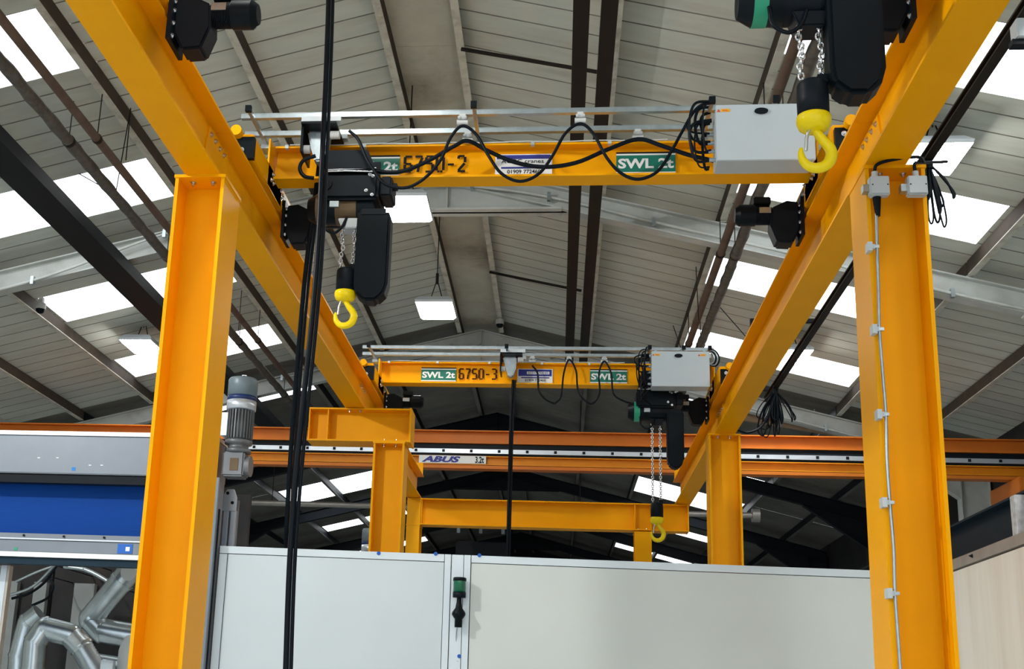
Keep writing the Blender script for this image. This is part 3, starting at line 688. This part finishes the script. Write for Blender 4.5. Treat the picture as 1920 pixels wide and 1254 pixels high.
def cabinet_box(yc, lab, extra):
    x0, x1, z0, z1 = .915, 1.49, 3.262, 3.625; yf = yc - .57; yb_ = yc - .37
    t = thing('control_cabinet', ((x0 + x1) / 2, yf, z0), lab, 'cabinet')
    MB().box(x0 + .005, x1 - .005, yf + .02, yb_, z0, z1).build('cabinet_body', cabinet, t, bevel=.004)
    d = MB().box(x0, x1, yf, yf + .022, z0 - .003, z1 + .003).build('cabinet_door', cabinet, t, bevel=.004)
    MB().lathe((0, 0, 0), [(0, 0)], 3) if False else None
    xm = (x0 + x1) / 2 - .02
    mb = MB(); n = 24
    ring = [(xm + .04 * math.cos(2 * math.pi * k / n), z1 - .045 + .019 * math.sin(2 * math.pi * k / n)) for k in range(n)]
    mb.prism(ring, 'y', yf - .012, yf); mb.build('door_lock', black, d)
    for xs in ((x0 + .03,), (x0 + .03, x1 - .09))[extra]:
        w = MB().box(xs, xs + .055, yf - .002, yf, z1 - .045, z1 - .025).build('warning_label', warn, d)
        MB().prism([(xs - .024, z1 - .045), (xs - .002, z1 - .045), (xs - .013, z1 - .025)], 'y', yf - .002, yf).build('warning_triangle', warnred, w)
        mb = MB(); mb.box(xs + .008, xs + .047, yf - .003, yf - .002, z1 - .039, z1 - .037); mb.box(xs + .008, xs + .04, yf - .003, yf - .002, z1 - .034, z1 - .032); mb.build('label_text', warnred, w)
    for x in (x0 + .05, (x0 + x1) / 2 + .02, x1 - .03): MB().box(x - .015, x + .015, yb_ - .09, yb_, z1, z1 + .055).build('hanging_bracket', galv, t)
    mb = MB()
    for k in range(4): mb.cyl((x0 - .035, yf + .08 + .03 * k, z0 + .04 + .07 * k), (x0 + .005, yf + .08 + .03 * k, z0 + .04 + .07 * k), .013, n=12)
    g = mb.build('cable_glands', galv, t); g['kind'] = 'stuff'
    # cable tangle both sides
    tt = thing('cable_tangle', (x0 - .05, yc - .4, 3.5), 'loops of black cable at the left side of the ' + ('near' if not extra else 'far') + ' control cabinet', 'cables')
    for k in range(9):
        yy = yc - .48 + .03 * (k % 5); a = random.uniform(.04, .13); z1_ = random.uniform(3.56, 3.70); z2_ = z0 + .04 + .07 * (k % 4)
        MB().tube(smooth([(x0 - .01, yy, z1_), (x0 - a, yy, z1_ - .02), (x0 - a * 1.3, yy - .02, (z1_ + z2_) / 2), (x0 - a, yy, z2_ + .01), (x0 - .02, yy, z2_)]), random.uniform(.005, .010), 7).build('cable_loop', rubber, tt)
    if extra:
        for k in range(4): MB().tube(smooth([(x0 - .02, yc - .45, 3.4 - .05 * k), (x0 - .1, yc - .45, 3.3 - .05 * k), (x0 - .07, yc - .42, 3.16), (x0 + .02, yc - .3, 3.12)]), .008, 7).build('cable_loop', rubber, tt)
    tt = thing('cable_tangle', (x1 + .05, yc - .4, 3.6), 'curled black and grey cables at the right side of the ' + ('near' if not extra else 'far') + ' control cabinet', 'cables')
    for k in range(4):
        r = .05 + .012 * k
        MB().tube(smooth([(x1 - .02, yc - .38, 3.67), (x1 + r * .8, yc - .38, 3.67 + .01 * k), (x1 + r * 1.4, yc - .38, 3.62), (x1 + r, yc - .38, 3.56 - .01 * k), (x1 - .02, yc - .38, 3.555)]), .008, 7).build('cable_loop', rubber if k % 2 else galv, tt)
cabinet_box(7.57, 'pale grey control cabinet mounted on bridge 6750-2, one warning label', 0)
cabinet_box(12.87, 'pale grey control cabinet on bridge 6750-3 with two warning labels', 1)

def carrier(x, yc, lab):
    t = thing('pendant_carrier', (x, yc - .2, 3.6), lab, 'cable carrier')
    for dy in (-.365, -.11): MB().box(x - .13, x + .13, yc + dy - .03, yc + dy + .03, 3.655, 3.688).build('rail_roller_block', jbox, t)
    MB().box(x - .13, x + .1, yc - .40, yc - .08, 3.636, 3.652).build('top_plate', black, t)
    MB().box(x - .135, x - .12, yc - .36, yc - .1, 3.46, 3.65).build('side_plate', black, t)
    MB().prism([(x - .11, 3.635), (x + .04, 3.635), (x + .03, 3.50), (x + .0, 3.42), (x - .05, 3.42), (x - .08, 3.52)], 'y', yc - .30, yc - .2).build('casting', galv, t, bevel=.012)
    MB().cyl((x - .14, yc - .3, 3.50), (x - .08, yc - .3, 3.50), .028, n=16).build('left_roller', tankw, t)
    MB().cyl((x + .05, yc - .3, 3.60), (x + .11, yc - .3, 3.60), .028, n=16).build('right_roller', tankw, t)
    return t
carrier(-1.56, 7.57, 'grey festoon carrier on the left end of the 6750-2 rails')
carrier(-.50, 12.87, 'grey festoon carrier in the middle of the 6750-3 rails')
def trolley(px, py, y, z, lab):
    p = at(px, py, y); x = p.x
    t = thing('festoon_trolley', (x, y, z), lab, 'trolley')
    MB().box(x - .022, x + .022, y - .02, y + .02, z - .03, z + .012).build('trolley_body', tankw, t, bevel=.004)
    mb = MB(); mb.cyl((x - .035, y, z - .045), (x + .035, y, z - .045), .02, n=14); mb.build('cable_saddle', tankw, t, bevel=.0)
    mb = MB(); mb.cyl((x - .028, y - .022, z - .02), (x - .012, y - .022, z - .02), .012, n=12); mb.cyl((x + .012, y - .022, z - .02), (x + .028, y - .022, z - .02), .012, n=12); mb.build('rollers', jbox, t)
trolley(867, 232, 7.205, 3.685, 'white festoon trolley on the front rail of 6750-2, left one beside the arm')
trolley(1088, 228, 7.205, 3.685, 'white festoon trolley on the front rail of 6750-2, between both signs')
trolley(877, 262, 7.46, 3.685, 'white festoon trolley on the rear rail of 6750-2 above the number')
trolley(1196, 260, 7.46, 3.685, 'white festoon trolley on the rear rail of 6750-2 above the right load sign')
trolley(998, 685, 12.76, 3.685, 'white festoon trolley on 6750-3 above the company sign')
trolley(1067, 672, 12.76, 3.685, 'white festoon trolley on 6750-3, left of its right load sign')
trolley(1133, 675, 12.76, 3.685, 'white festoon trolley on 6750-3 above its right load sign')
def fest(px, y, r, lab):
    pts = [at(a, b, y) for a, b in px]
    tag(MB().tube(smooth(pts), r, 8).build('festoon_cable', rubber, loc=pts[0]), lab, 'cable')
fest([(655, 245), (672, 262), (686, 295), (700, 318), (722, 345), (760, 352), (795, 335), (826, 300), (845, 258), (867, 236), (893, 252), (915, 290), (940, 325), (975, 340), (1010, 326), (1036, 292), (1060, 250), (1088, 232), (1112, 250), (1138, 296), (1165, 325), (1197, 336), (1232, 322), (1258, 285), (1280, 245), (1305, 205), (1338, 186)], 7.19, .0105, 'long black cable in deep loops in front of bridge 6750-2')
fest([(615, 292), (650, 306), (700, 320), (750, 322), (800, 303), (850, 275), (877, 264), (915, 283), (965, 304), (1020, 313), (1080, 305), (1140, 280), (1196, 261), (1240, 273), (1290, 290), (1345, 303)], 7.36, .0145, 'thicker black cable in shallow loops in front of bridge 6750-2')
fest([(592, 292), (570, 300), (562, 315), (570, 330), (588, 334)], 7.2, .013, 'short black cable loop at the left end of bridge 6750-2')
fest([(998, 685), (1008, 700), (1010, 730), (1022, 748), (1040, 757)], 12.73, .010, 'black cable hanging down below the company sign of 6750-3')
fest([(1040, 757), (1052, 742), (1057, 700), (1067, 674), (1080, 695), (1085, 735), (1108, 757), (1124, 737), (1123, 700), (1133, 677), (1146, 700), (1150, 737), (1170, 752), (1195, 758)], 12.73, .010, 'thin black cable in narrow loops in front of bridge 6750-3')

# pendant cables
def pend(px, ys, r, lab, twin=0):
    n = len(px) - 1; pts = [at(a, b, ys[0] + (ys[1] - ys[0]) * i / n) for i, (a, b) in enumerate(px)]
    t = thing('pendant_cable', pts[0], lab, 'cable'); sp = smooth(pts, 5)
    MB().tube(sp, r, 10).build('control_cable', rubber, t)
    if twin: MB().tube([p + Vector((r + twin, .004, 0)) for p in sp], twin, 8).build('strain_wire', rubber, t)
pend([(618, -120), (616, 0), (611, 150), (604, 300), (597, 450), (585, 600), (566, 780), (552, 930), (543, 1060), (536, 1254), (534, 1330)], (5.2, 5.2), .0125, 'black double cable hanging in front of everything, down over the white partition', .0085)
pend([(604, 262), (596, 330), (584, 420), (572, 520), (561, 640), (550, 780), (542, 900), (537, 1000), (535, 1060)], (7.35, 8.9), .017, 'black cable hanging left of the front cable and ending behind the partition', .011)
pend([(962, 712), (958, 780), (955, 880), (953, 960), (951, 1050)], (12.67, 12.9), .014, 'thin black cable hanging from the middle of bridge 6750-3', .010)

# =================================================================== ORANGE CRANE GIRDER
t = thing('orange_crane_girder', (0, 18.1, 3.5), 'long orange crane girder crossing the hall behind both bridge cranes', 'crane girder')
xa, xb = XL + .2, XR - .2
MB().isec('x', 18.0, 18.22, 3.855, 4.055, xa, xb, tf=.016, tw=.006).build('upper_beam', orange, t)
MB().isec('x', 18.0, 18.16, 3.53, 3.665, xa, xb, tf=.014, tw=.006).build('lower_beam', mat('orange_girder_lower', (.72, .27, .012), .4, var=.04, spec=.2), t)
MB().box(xa, xb, 18.0, 18.2, 3.475, 3.522).build('lower_flange', orange, t)
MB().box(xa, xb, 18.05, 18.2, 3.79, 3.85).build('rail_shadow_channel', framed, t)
MB().box(xa, xb, 17.985, 18.02, 3.70, 3.765).build('conductor_rail', alu, t)
MB().box(xa, xb, 18.03, 18.06, 3.66, 3.80).build('rail_backing', framed, t)
x = xa + .1
while x < xb: MB().box(x - .02, x + .02, 17.975, 17.986, 3.715, 3.755).build('rail_clip', textblack, t); x += .4135
p0, p1 = at(786, 851, 17.99), at(911, 870, 17.99)
b = MB().box(p0.x, p1.x, 17.985, 17.999, 3.545, 3.66).build('name_sign', white, t)
text('ABUS', 'sign_lettering', b, signblue, p0.x + .04, p0.x + .62, 3.556, 3.65, 17.98, .05, .3)
text('3.2t', 'sign_lettering', b, textblack, p0.x + .84, p1.x - .03, 3.553, 3.652, 17.98, .03)

# =================================================================== PARTITION
def ry(x): return 8.5 + .27 * (x + 2.37) / 4.45
ztop = 1.048
t = thing('partition_wall', (-.1, 8.6, -1.6), 'white panelled partition wall across the lower middle', 'partition')
def pbox(name, xa, xb, za, zb, dy, th, m_, par=t, bev=0):
    vs = [(x, ry(x) + d, z) for x in (xa, xb) for d in (dy, dy + th) for z in (za, zb)]
    return MB().add(vs, [(0, 1, 3, 2), (4, 6, 7, 5), (0, 4, 5, 1), (2, 3, 7, 6), (0, 2, 6, 4), (1, 5, 7, 3)]).build(name, m_, par, bevel=bev)
pbox('wall_panel', -2.31, -.79, -1.55, ztop - .055, .006, .05, panelw)
pbox('wall_panel', -.60, 2.46, -1.55, ztop - .055, .006, .05, panelw2)
pbox('top_rail', -2.37, -.79, ztop - .05, ztop, 0, .06, panelframe)
pbox('top_rail', -.60, 2.46, ztop - .05, ztop, 0, .06, panelframe)
pbox('edge_post', -2.37, -2.315, -1.6, ztop - .055, 0, .06, panelframe)
pbox('joint_post', -.785, -.742, -1.6, ztop, -.002, .06, panelframe)
pbox('joint_post', -.736, -.655, -1.6, ztop, .004, .05, panelframe)
pbox('joint_post', -.650, -.606, -1.6, ztop, -.002, .06, panelframe)
def dotp(px, py):
    q = at(px, py, 8.5); q = at(px, py, ry(q.x) - .004); n = 14
    mb = MB(); mb.prism([(q.x + .0135 * math.cos(2 * math.pi * k / n), q.z + .0135 * math.sin(2 * math.pi * k / n)) for k in range(n)], 'y', q.y - .001, q.y + .001)
    mb.build('round_sticker', dot, t)
for p in ((710, 1037), (817, 1038), (899, 1041), (861, 1230)): dotp(*p)
# beacon
bx, by = -.672, 8.545
t = thing('signal_beacon', (bx, by, .8), 'green signal beacon with black sounder on the partition joint', 'beacon')
MB().lathe((bx, by, .885), [(0, .0), (.04, .0), (.046, -.004), (.046, -.024), (.0, -.024)], 28).build('top_cap', black, t)
MB().lathe((bx, by, .861), [(.043, 0), (.043, -.078), (0, -.078)], 28).build('green_lens', greenlens, t)
MB().lathe((bx, by, .785), [(.0, 0), (.045, 0), (.045, -.036), (.0, -.036)], 28).build('beacon_base', blackp, t)
MB().lathe((bx, by, .749), [(.016, 0), (.017, -.03), (.024, -.07), (.045, -.10), (.047, -.115), (.035, -.135), (.026, -.145), (.026, -.20), (.0, -.20)], 28).build('sounder', black, t)
MB().box(bx - .01, bx + .01, by, 8.60, .60, .62).build('wall_bracket', blackp, t)
MB().tube(smooth([(bx - .01, by + .03, .55), (bx - .017, by + .06, .48), (bx - .012, by + .07, .40), (bx - .003, by + .08, .335)]), .004, 8).build('lead_wire', galv, t)
MB().lathe((bx - .003, by + .075, .325), [(0, .014), (.011, .009), (.014, 0), (.011, -.009), (0, -.014)], 16).build('wire_grommet', black, t)
# right partition running towards the camera
t = thing('side_partition', (2.5, 6, -1.6), 'cream stained partition at the right edge running towards the camera', 'partition')
for a, b in ((2.0, 4.395), (4.405, 6.795), (6.805, 8.76)): MB().box(2.5, 2.56, a, b, -1.6, 1.0).build('wall_panel', panelc, t)
MB().box(2.49, 2.575, 2.0, 8.76, 1.012, 1.075).build('capping_strip', stainless, t)
mb = MB()
for y in (3, 4.5, 6, 7.9): mb.hexbolt((2.49, y, 1.05), (-1, 0, 0), .008)
mb.build('capping_screws', textblack, t)
tag(MB().isec('y', 2.62, 2.76, 1.09, 1.36, 2.0, 12.0, tf=.014, tw=.01).build('steel_beam', navy, loc=(2.7, 7, 1.1)), 'dark blue steel beam lying along the top of the side partition', 'beam')
p = at(1915, 990, 7.4)
tag(MB().box(p.x - .03, p.x + .05, 7.38, 7.46, 1.075, 1.34).build('white_post', litepost, loc=(p.x, 7.4, 1.07), bevel=.004), 'short speckled white post at the right edge on the side partition', 'post')
# =================================================================== HIGH SPEED DOOR, left
yd = 8.40
t = thing('roller_door', (-3.6, yd, -1.6), 'high speed roller door at the lower left with its blue curtain almost rolled up', 'door')
MB().box(-5.2, -2.44, yd, yd + .35, 1.52, 1.80).build('door_housing', doorgrey, t, bevel=.006)
MB().box(-5.2, -2.44, yd - .006, yd + .35, 1.802, 1.832).build('housing_lip', alu, t)
MB().box(-5.2, -2.44, yd + .02, yd + .10, 1.455, 1.515).build('housing_slot', blackp, t)
MB().box(-5.2, -2.44, yd + .22, yd + .34, 1.30, 1.515).build('housing_back', blackp, t)
MB().box(-5.15, -2.45, yd + .16, yd + .164, 1.05, 1.50).build('curtain', blue, t)
bt = MB().box(-5.15, -2.45, yd + .02, yd + .10, 0.955, 1.04).build('bottom_bar', doorgrey, t, bevel=.003)
MB().box(-5.15, -2.45, yd + .01, yd + .11, 1.042, 1.052).build('bar_lip', alu, bt)
MB().box(-5.15, -2.45, yd + .03, yd + .09, 1.054, 1.088).build('curtain_clamp', doorgrey, bt)
mb = MB()
for k in range(9): mb.cyl((-5.0 + k * .30, yd + .03, 1.072), (-5.0 + k * .30, yd + .02, 1.072), .008, n=10)
mb.build('clamp_screws', textblack, bt)
MB().box(-5.15, -2.45, yd + .0, yd + .11, .918, .952).build('white_strip', white, bt)
MB().box(-5.15, -2.45, yd + .02, yd + .10, .868, .916).build('rubber_edge', navy, bt)
MB().box(-3.09, -2.98, yd + .016, yd + .02, .963, 1.03).build('blue_label', mat('label_blue', (.01, .12, .5), .5), bt)
MB().box(-3.03, -3.0, yd + .014, yd + .016, .98, 1.01).build('label_patch', white, bt)
p = at(138, 879, yd); MB().box(p.x - .014, p.x + .014, yd - .002, yd, p.z - .012, p.z + .012).build('blue_dot', mat('label_blue2', (.01, .2, .6), .5), t)
mb = MB()
for q in (72, 107, 168, 190): p = at(q, 858 + (14 if q > 160 else 0), yd); mb.box(p.x - .006, p.x + .012, yd - .002, yd, p.z - .003, p.z + .003)
mb.build('white_marks', white, t)
p = at(30, 1029, yd + .02); MB().box(p.x - .012, p.x + .012, yd + .017, yd + .02, p.z - .01, p.z + .01).build('green_dot', hgreen, bt)
MB().box(-2.53, -2.386, yd, yd + .14, -1.6, 1.52).build('guide_post', doorgrey, t, bevel=.004)
MB().box(-2.386, -2.378, yd + .04, yd + .06, -1.6, 1.3).build('guide_seal', blackp, t)
MB().box(-4.20, -4.06, yd + .1, yd + .24, -1.6, .866).build('guide_post', alu, t, bevel=.004) if False else None
# gearmotor of the door
def gearmotor(cx, cy, zb, k, lab):
    t = thing('door_gearmotor', (cx, cy, zb), lab, 'motor')
    c = (cx, cy, zb)
    L = lambda pr: [(r * k, z * k) for r, z in pr]
    MB().lathe(c, L([(0, .74), (.05, .74), (.10, .735), (.108, .72), (.108, .60), (0, .60)]), 32).build('fan_cover', motorblue, t)
    MB().lathe(c, L([(.0, .60), (.107, .60), (.107, .565), (.0, .565)]), 32).build('blue_ring', deepblue, t)
    MB().lathe(c, L([(.0, .565), (.108, .565), (.108, .50), (.095, .495), (.0, .495)]), 32).build('upper_collar', alu, t)
    mb = MB(); mb.lathe(c, L([(.0, .495), (.082, .495), (.082, .27), (.0, .27)]), 28)
    for i in range(26):
        a = 2 * math.pi * i / 26; u = Vector((math.cos(a), math.sin(a), 0)); v = Vector((-u.y, u.x, 0)) * .003 * k
        p = Vector(c) + u * .08 * k; q = Vector(c) + u * .10 * k
        vs = [p - v, p + v, q + v, q - v]; mb.add([(w_.x, w_.y, zb + .28 * k) for w_ in vs] + [(w_.x, w_.y, zb + .49 * k) for w_ in vs], [(0, 1, 2, 3), (4, 5, 6, 7), (0, 1, 5, 4), (1, 2, 6, 5), (2, 3, 7, 6), (3, 0, 4, 7)])
    mb.build('finned_body', motorgrey, t)
    MB().lathe(c, L([(.0, .27), (.10, .27), (.10, .245), (.075, .24), (.075, .21), (.095, .205), (.095, .18), (.0, .18)]), 28).build('flange', motorgrey, t)
    MB().box(cx - .09 * k, cx + .07 * k, cy - .08 * k, cy + .08 * k, zb, zb + .18 * k).build('gearbox', motorgrey, t, bevel=.012 * k)
    MB().cyl((cx + .07 * k, cy, zb + .085 * k), (cx + .105 * k, cy, zb + .085 * k), .075 * k, n=24).build('output_flange', motorgrey, t)
    MB().box(cx - .03 * k, cx + .03 * k, cy - .084 * k, cy - .078 * k, zb + .04 * k, zb + .13 * k).build('rating_plate', brass, t)
    MB().box(cx - .125 * k, cx - .08 * k, cy - .06 * k, cy + .06 * k, zb + .30 * k, zb + .47 * k).build('terminal_box', alu, t)
    mb = MB(); mb.tube([(cx + .02 * k, cy, zb + .74 * k), (cx + .02 * k, cy, zb + .765 * k), (cx - .01 * k, cy, zb + .765 * k), (cx - .01 * k, cy, zb + .74 * k)], .006 * k, 8); mb.build('lifting_eye', steel, t)
    return t
gearmotor(-2.31, 8.55, 1.545, 1.0, 'grey gearmotor standing upright beside the near left column')
gm = gearmotor(at(697, 1020, 12.6).x, 12.6, 1.05, .98, 'grey gearmotor half hidden behind the far left column')
gx = at(697, 1020, 12.6).x
MB().box(gx - .06, gx + .05, 12.66, 12.76, -1.6, 1.3).build('mounting_post', doorgrey, gm)
t = thing('silver_post', (-2.29, 8.72, -1.6), 'silver slotted post with a bolted head bracket below the near gearmotor', 'post')
p = at(432, 960, 8.75)
for dx in (-.045, .008): MB().box(p.x + dx, p.x + dx + .037, 8.73, 8.78, -1.6, 1.34).build('profile', alu, t, bevel=.003)
MB().box(p.x - .05, p.x + .05, 8.775, 8.80, -1.6, 1.42).build('back_strip', doorgrey, t)
MB().prism([(p.x - .05, 1.33), (p.x + .05, 1.33), (p.x + .05, 1.43), (p.x + .025, 1.49), (p.x - .025, 1.49), (p.x - .05, 1.45)], 'y', 8.71, 8.73).build('head_bracket', alu, t, bevel=.002)
mb = MB(); mb.hexbolt((p.x - .02, 8.71, 1.46), (0, -1, 0), .008); mb.hexbolt((p.x + .02, 8.71, 1.39), (0, -1, 0), .008); mb.build('bracket_bolts', textblack, t)

# =================================================================== BEHIND THE DOOR: ducts and clutter
def duct(pts, r, lab, flex=None, stand=False):
    P = [at(a, b, yy) for a, b, yy in pts]
    t = thing('extract_duct', P[0], lab, 'duct')
    if stand: MB().box(P[-1].x - .06, P[-1].x - .02, P[-1].y - .02, P[-1].y + .02, -1.6, P[-1].z - .09).build('stand', galv, t)
    for i in range(len(P) - 1):
        a, b = P[i], P[i + 1]
        if flex and i in flex:
            n = 26; mb = MB(); pp = [a.lerp(b, j / n) for j in range(n + 1)]; mb.tube(pp, [r * (1.0 if j % 2 else .93) for j in range(n + 1)], 20); mb.build('flexible_section', galv, t)
        else:
            MB().cyl(a, b, r, n=24).build('duct_section', duct_m, t)
        d = (b - a).normalized(); MB().cyl(a - d * .012, a + d * .012, r + .006, n=24).build('joint_collar', duct_m, t)
        if i: MB().lathe(a, [(r * math.sin(q * math.pi / 10) * 1.0, r * math.cos(q * math.pi / 10)) for q in range(11)], 20).build('elbow', duct_m, t)
duct([(62, 1330, 9.5), (62, 1254, 9.5), (66, 1205, 9.5), (84, 1178, 9.52), (132, 1190, 9.55), (152, 1212, 9.6), (190, 1275, 9.6), (205, 1310, 9.6)], .092, 'shiny bent metal duct at the bottom left corner', flex={5})
duct([(250, 1062, 9.9), (228, 1090, 9.9), (170, 1160, 9.95), (190, 1182, 9.97), (262, 1194, 10.0)], .10, 'metal duct coming down diagonally beside the near left column', stand=True)
duct([(178, 1236, 9.65), (262, 1250, 9.65)], .05, 'short metal duct at the bottom beside the white tank')
duct([(30, 1330, 10.3), (36, 1230, 10.3), (52, 1168, 10.3), (75, 1150, 10.3)], .09, 'dull duct standing behind the shiny bent duct')
t = thing('white_tank', at(238, 1300, 9.4), 'white tank edge at the bottom beside the near left column', 'tank')
p = at(240, 1190, 9.42)
MB().lathe((p.x + .03, 9.5, p.z), [(0, .01), (.06, 0), (.10, -.05), (.115, -.12), (.12, -1.4), (0, -1.4)], 28).build('tank_shell', tankw, t)
p2 = at(205, 1243, 9.3); MB().box(p2.x - .07, p2.x + .03, 9.3, 9.36, p2.z - .25, p2.z + .02).build('control_panel', cabinet, t, bevel=.003)
t = thing('white_drum', at(238, 1074, 9.7), 'round white end of a drum under the door edge beside the near left column', 'drum')
p = at(240, 1074, 9.6); MB().cyl(p, p + Vector((.0, .25, .05)), .062, n=28).build('drum_shell', tankw, t)
# booth behind
t = thing('machine_booth', (-5, 11.4, -1.6), 'dark machine booth wall behind the ducts at the lower left', 'booth')
for k in range(5):
    MB().box(-7.6 + k * .94, -6.68 + k * .94, 11.4, 11.46, -1.6, 1.9).build('booth_panel', walld, t)
for x0, w_ in ((196, 38), (120, 24), (75, 14)):
    a = at(x0 - 60, 1170, 11.36); MB().box(a.x, a.x + w_ * .0052, 11.30, 11.37, -.2, 1.0).build('pale_strip', paleblock, t)
for k, (px, y_) in enumerate((([(10, 1118), (60, 1100), (100, 1062), (118, 1040)], 10.2), ([(22, 1122), (55, 1112), (85, 1090), (110, 1055)], 10.4), ([(120, 1062), (160, 1068), (195, 1085), (215, 1100)], 10.6), ([(60, 1135), (90, 1120), (100, 1098), (90, 1080)], 10.8), ([(30, 1090), (70, 1072), (105, 1060)], 10.5))):
    pts = [at(a, b, y_) for a, b in px]
    MB().tube(smooth(pts), .012 if k != 2 else .02, 8).build('hose', rubber if k % 2 else galv, t)
    MB().tube([pts[-1], (pts[-1].x, 11.4, pts[-1].z)], .006, 6).build('hose_hanger', rubber, t)
t = thing('door_side_rail', at(12, 1254, 8.6), 'pale metal rail standing at the left edge of the door opening', 'rail')
a = at(0, 1100, 8.6); MB().box(a.x + .0, a.x + .045, 8.58, 8.64, -1.6, .87).build('rail_face', alu, t); MB().box(a.x + .047, a.x + .065, 8.58, 8.64, -1.6, .87).build('rail_edge', stainless, t)
MB().box(a.x - .12, a.x - .02, 8.6, 8.66, -1.6, .87).build('rail_back', jbox, t)

# =================================================================== FAR BACKGROUND
tanpipe = mat('tan_pipe', (.40, .27, .16), .6, var=.2, scale=12, dirt=(.16, .10, .06), dirt_amt=.6, dirt_scale=6)
a, b = at(1382, 778, 20.75), at(1650, 822, 20.75)
t = thing('transverse_pipe', a, 'rusty tan pipe sloping behind the orange girder right of the far right column', 'pipe')
MB().tube([a, a.lerp(b, .5), b], .085, 14).build('pipe_run', tanpipe, t)
for f_ in (.3, .75): q = a.lerp(b, f_); MB().tube([q, (q.x, q.y, roofz(q.x) - .02)], .01, 6).cyl(q - Vector((.02, 0, 0)), q + Vector((.02, 0, .003)), .095, n=14).build('hanger', galv, t)
a, b = at(1400, 760, 20.6), at(1560, 786, 20.6)
t = thing('transverse_pipe', a, 'thin cream bar standing in for a lit flange, just above the rusty tan pipe', 'pipe')
MB().tube([a, b], .035, 10).build('pipe_run', cream, t)  # pale tube added in place of a flange catching the light
for f_ in (.2, .8): q = a.lerp(b, f_); MB().tube([q, (q.x, q.y, roofz(q.x) - .02)], .008, 6).build('hanger', galv, t)
p = at(1904, 930, 17.9)
t = thing('girder_end_truck', (p.x + .3, 18.1, 3.4), 'orange end of the girder truck at the right edge of the picture', 'end truck')
MB().box(p.x, p.x + .33, 17.7, 18.9, p.z, 3.47).build('truck_body', orange, t, bevel=.01)
mb = MB(); mb.cyl((p.x + .15, 17.9, p.z), (p.x + .25, 17.9, p.z), .08, n=20); mb.build('wheel', steel, t)
a, b = at(455, 942, 24.0), at(1412, 970, 24.0)
t = thing('transverse_pipe', (0, 24, a.z), 'pale pipe crossing the hall far behind, above the partition', 'pipe')
MB().tube([a, Vector((b.x, 24, a.z))], .055, 12).build('pipe_run', stainless, t)
for xx in (a.x + .6, 0.4, b.x - .6): MB().tube([(xx, 24, a.z), (xx, 24, roofz(xx) - .02)], .008, 6).build('hanger', darkbrown, t)
MB().cyl(a - Vector((.12, 0, 0)), a + Vector((.02, 0, 0)), .13, n=20).build('flange', stainless, t)
MB().cyl(Vector((b.x - .02, 24, a.z)), Vector((b.x + .12, 24, a.z)), .13, n=20).build('flange', stainless, t)
t = thing('background_machine', at(880, 1030, 20), 'dark green and black machine top showing above the partition left of the thin cable', 'machine')
a = at(855, 1000, 20)
MB().box(a.x, a.x + .85, 20, 20.5, a.z - .6, a.z - .12).build('machine_body', framed, t, bevel=.02)
for k in range(3): MB().box(a.x + .02 + k * .36, a.x + .07 + k * .36, 19.9, 19.95, a.z, a.z + .22).build('upright', motorblue, t)
MB().box(a.x, a.x + .82, 19.9, 19.95, a.z + .2, a.z + .24).build('cross_bar', framed, t)
MB().box(a.x + .15, a.x + .5, 19.85, 19.9, a.z + .08, a.z + .15).build('pale_guard', paleblock, t)
for ob in bpy.data.objects:
    if '_o' in ob: del ob['_o']
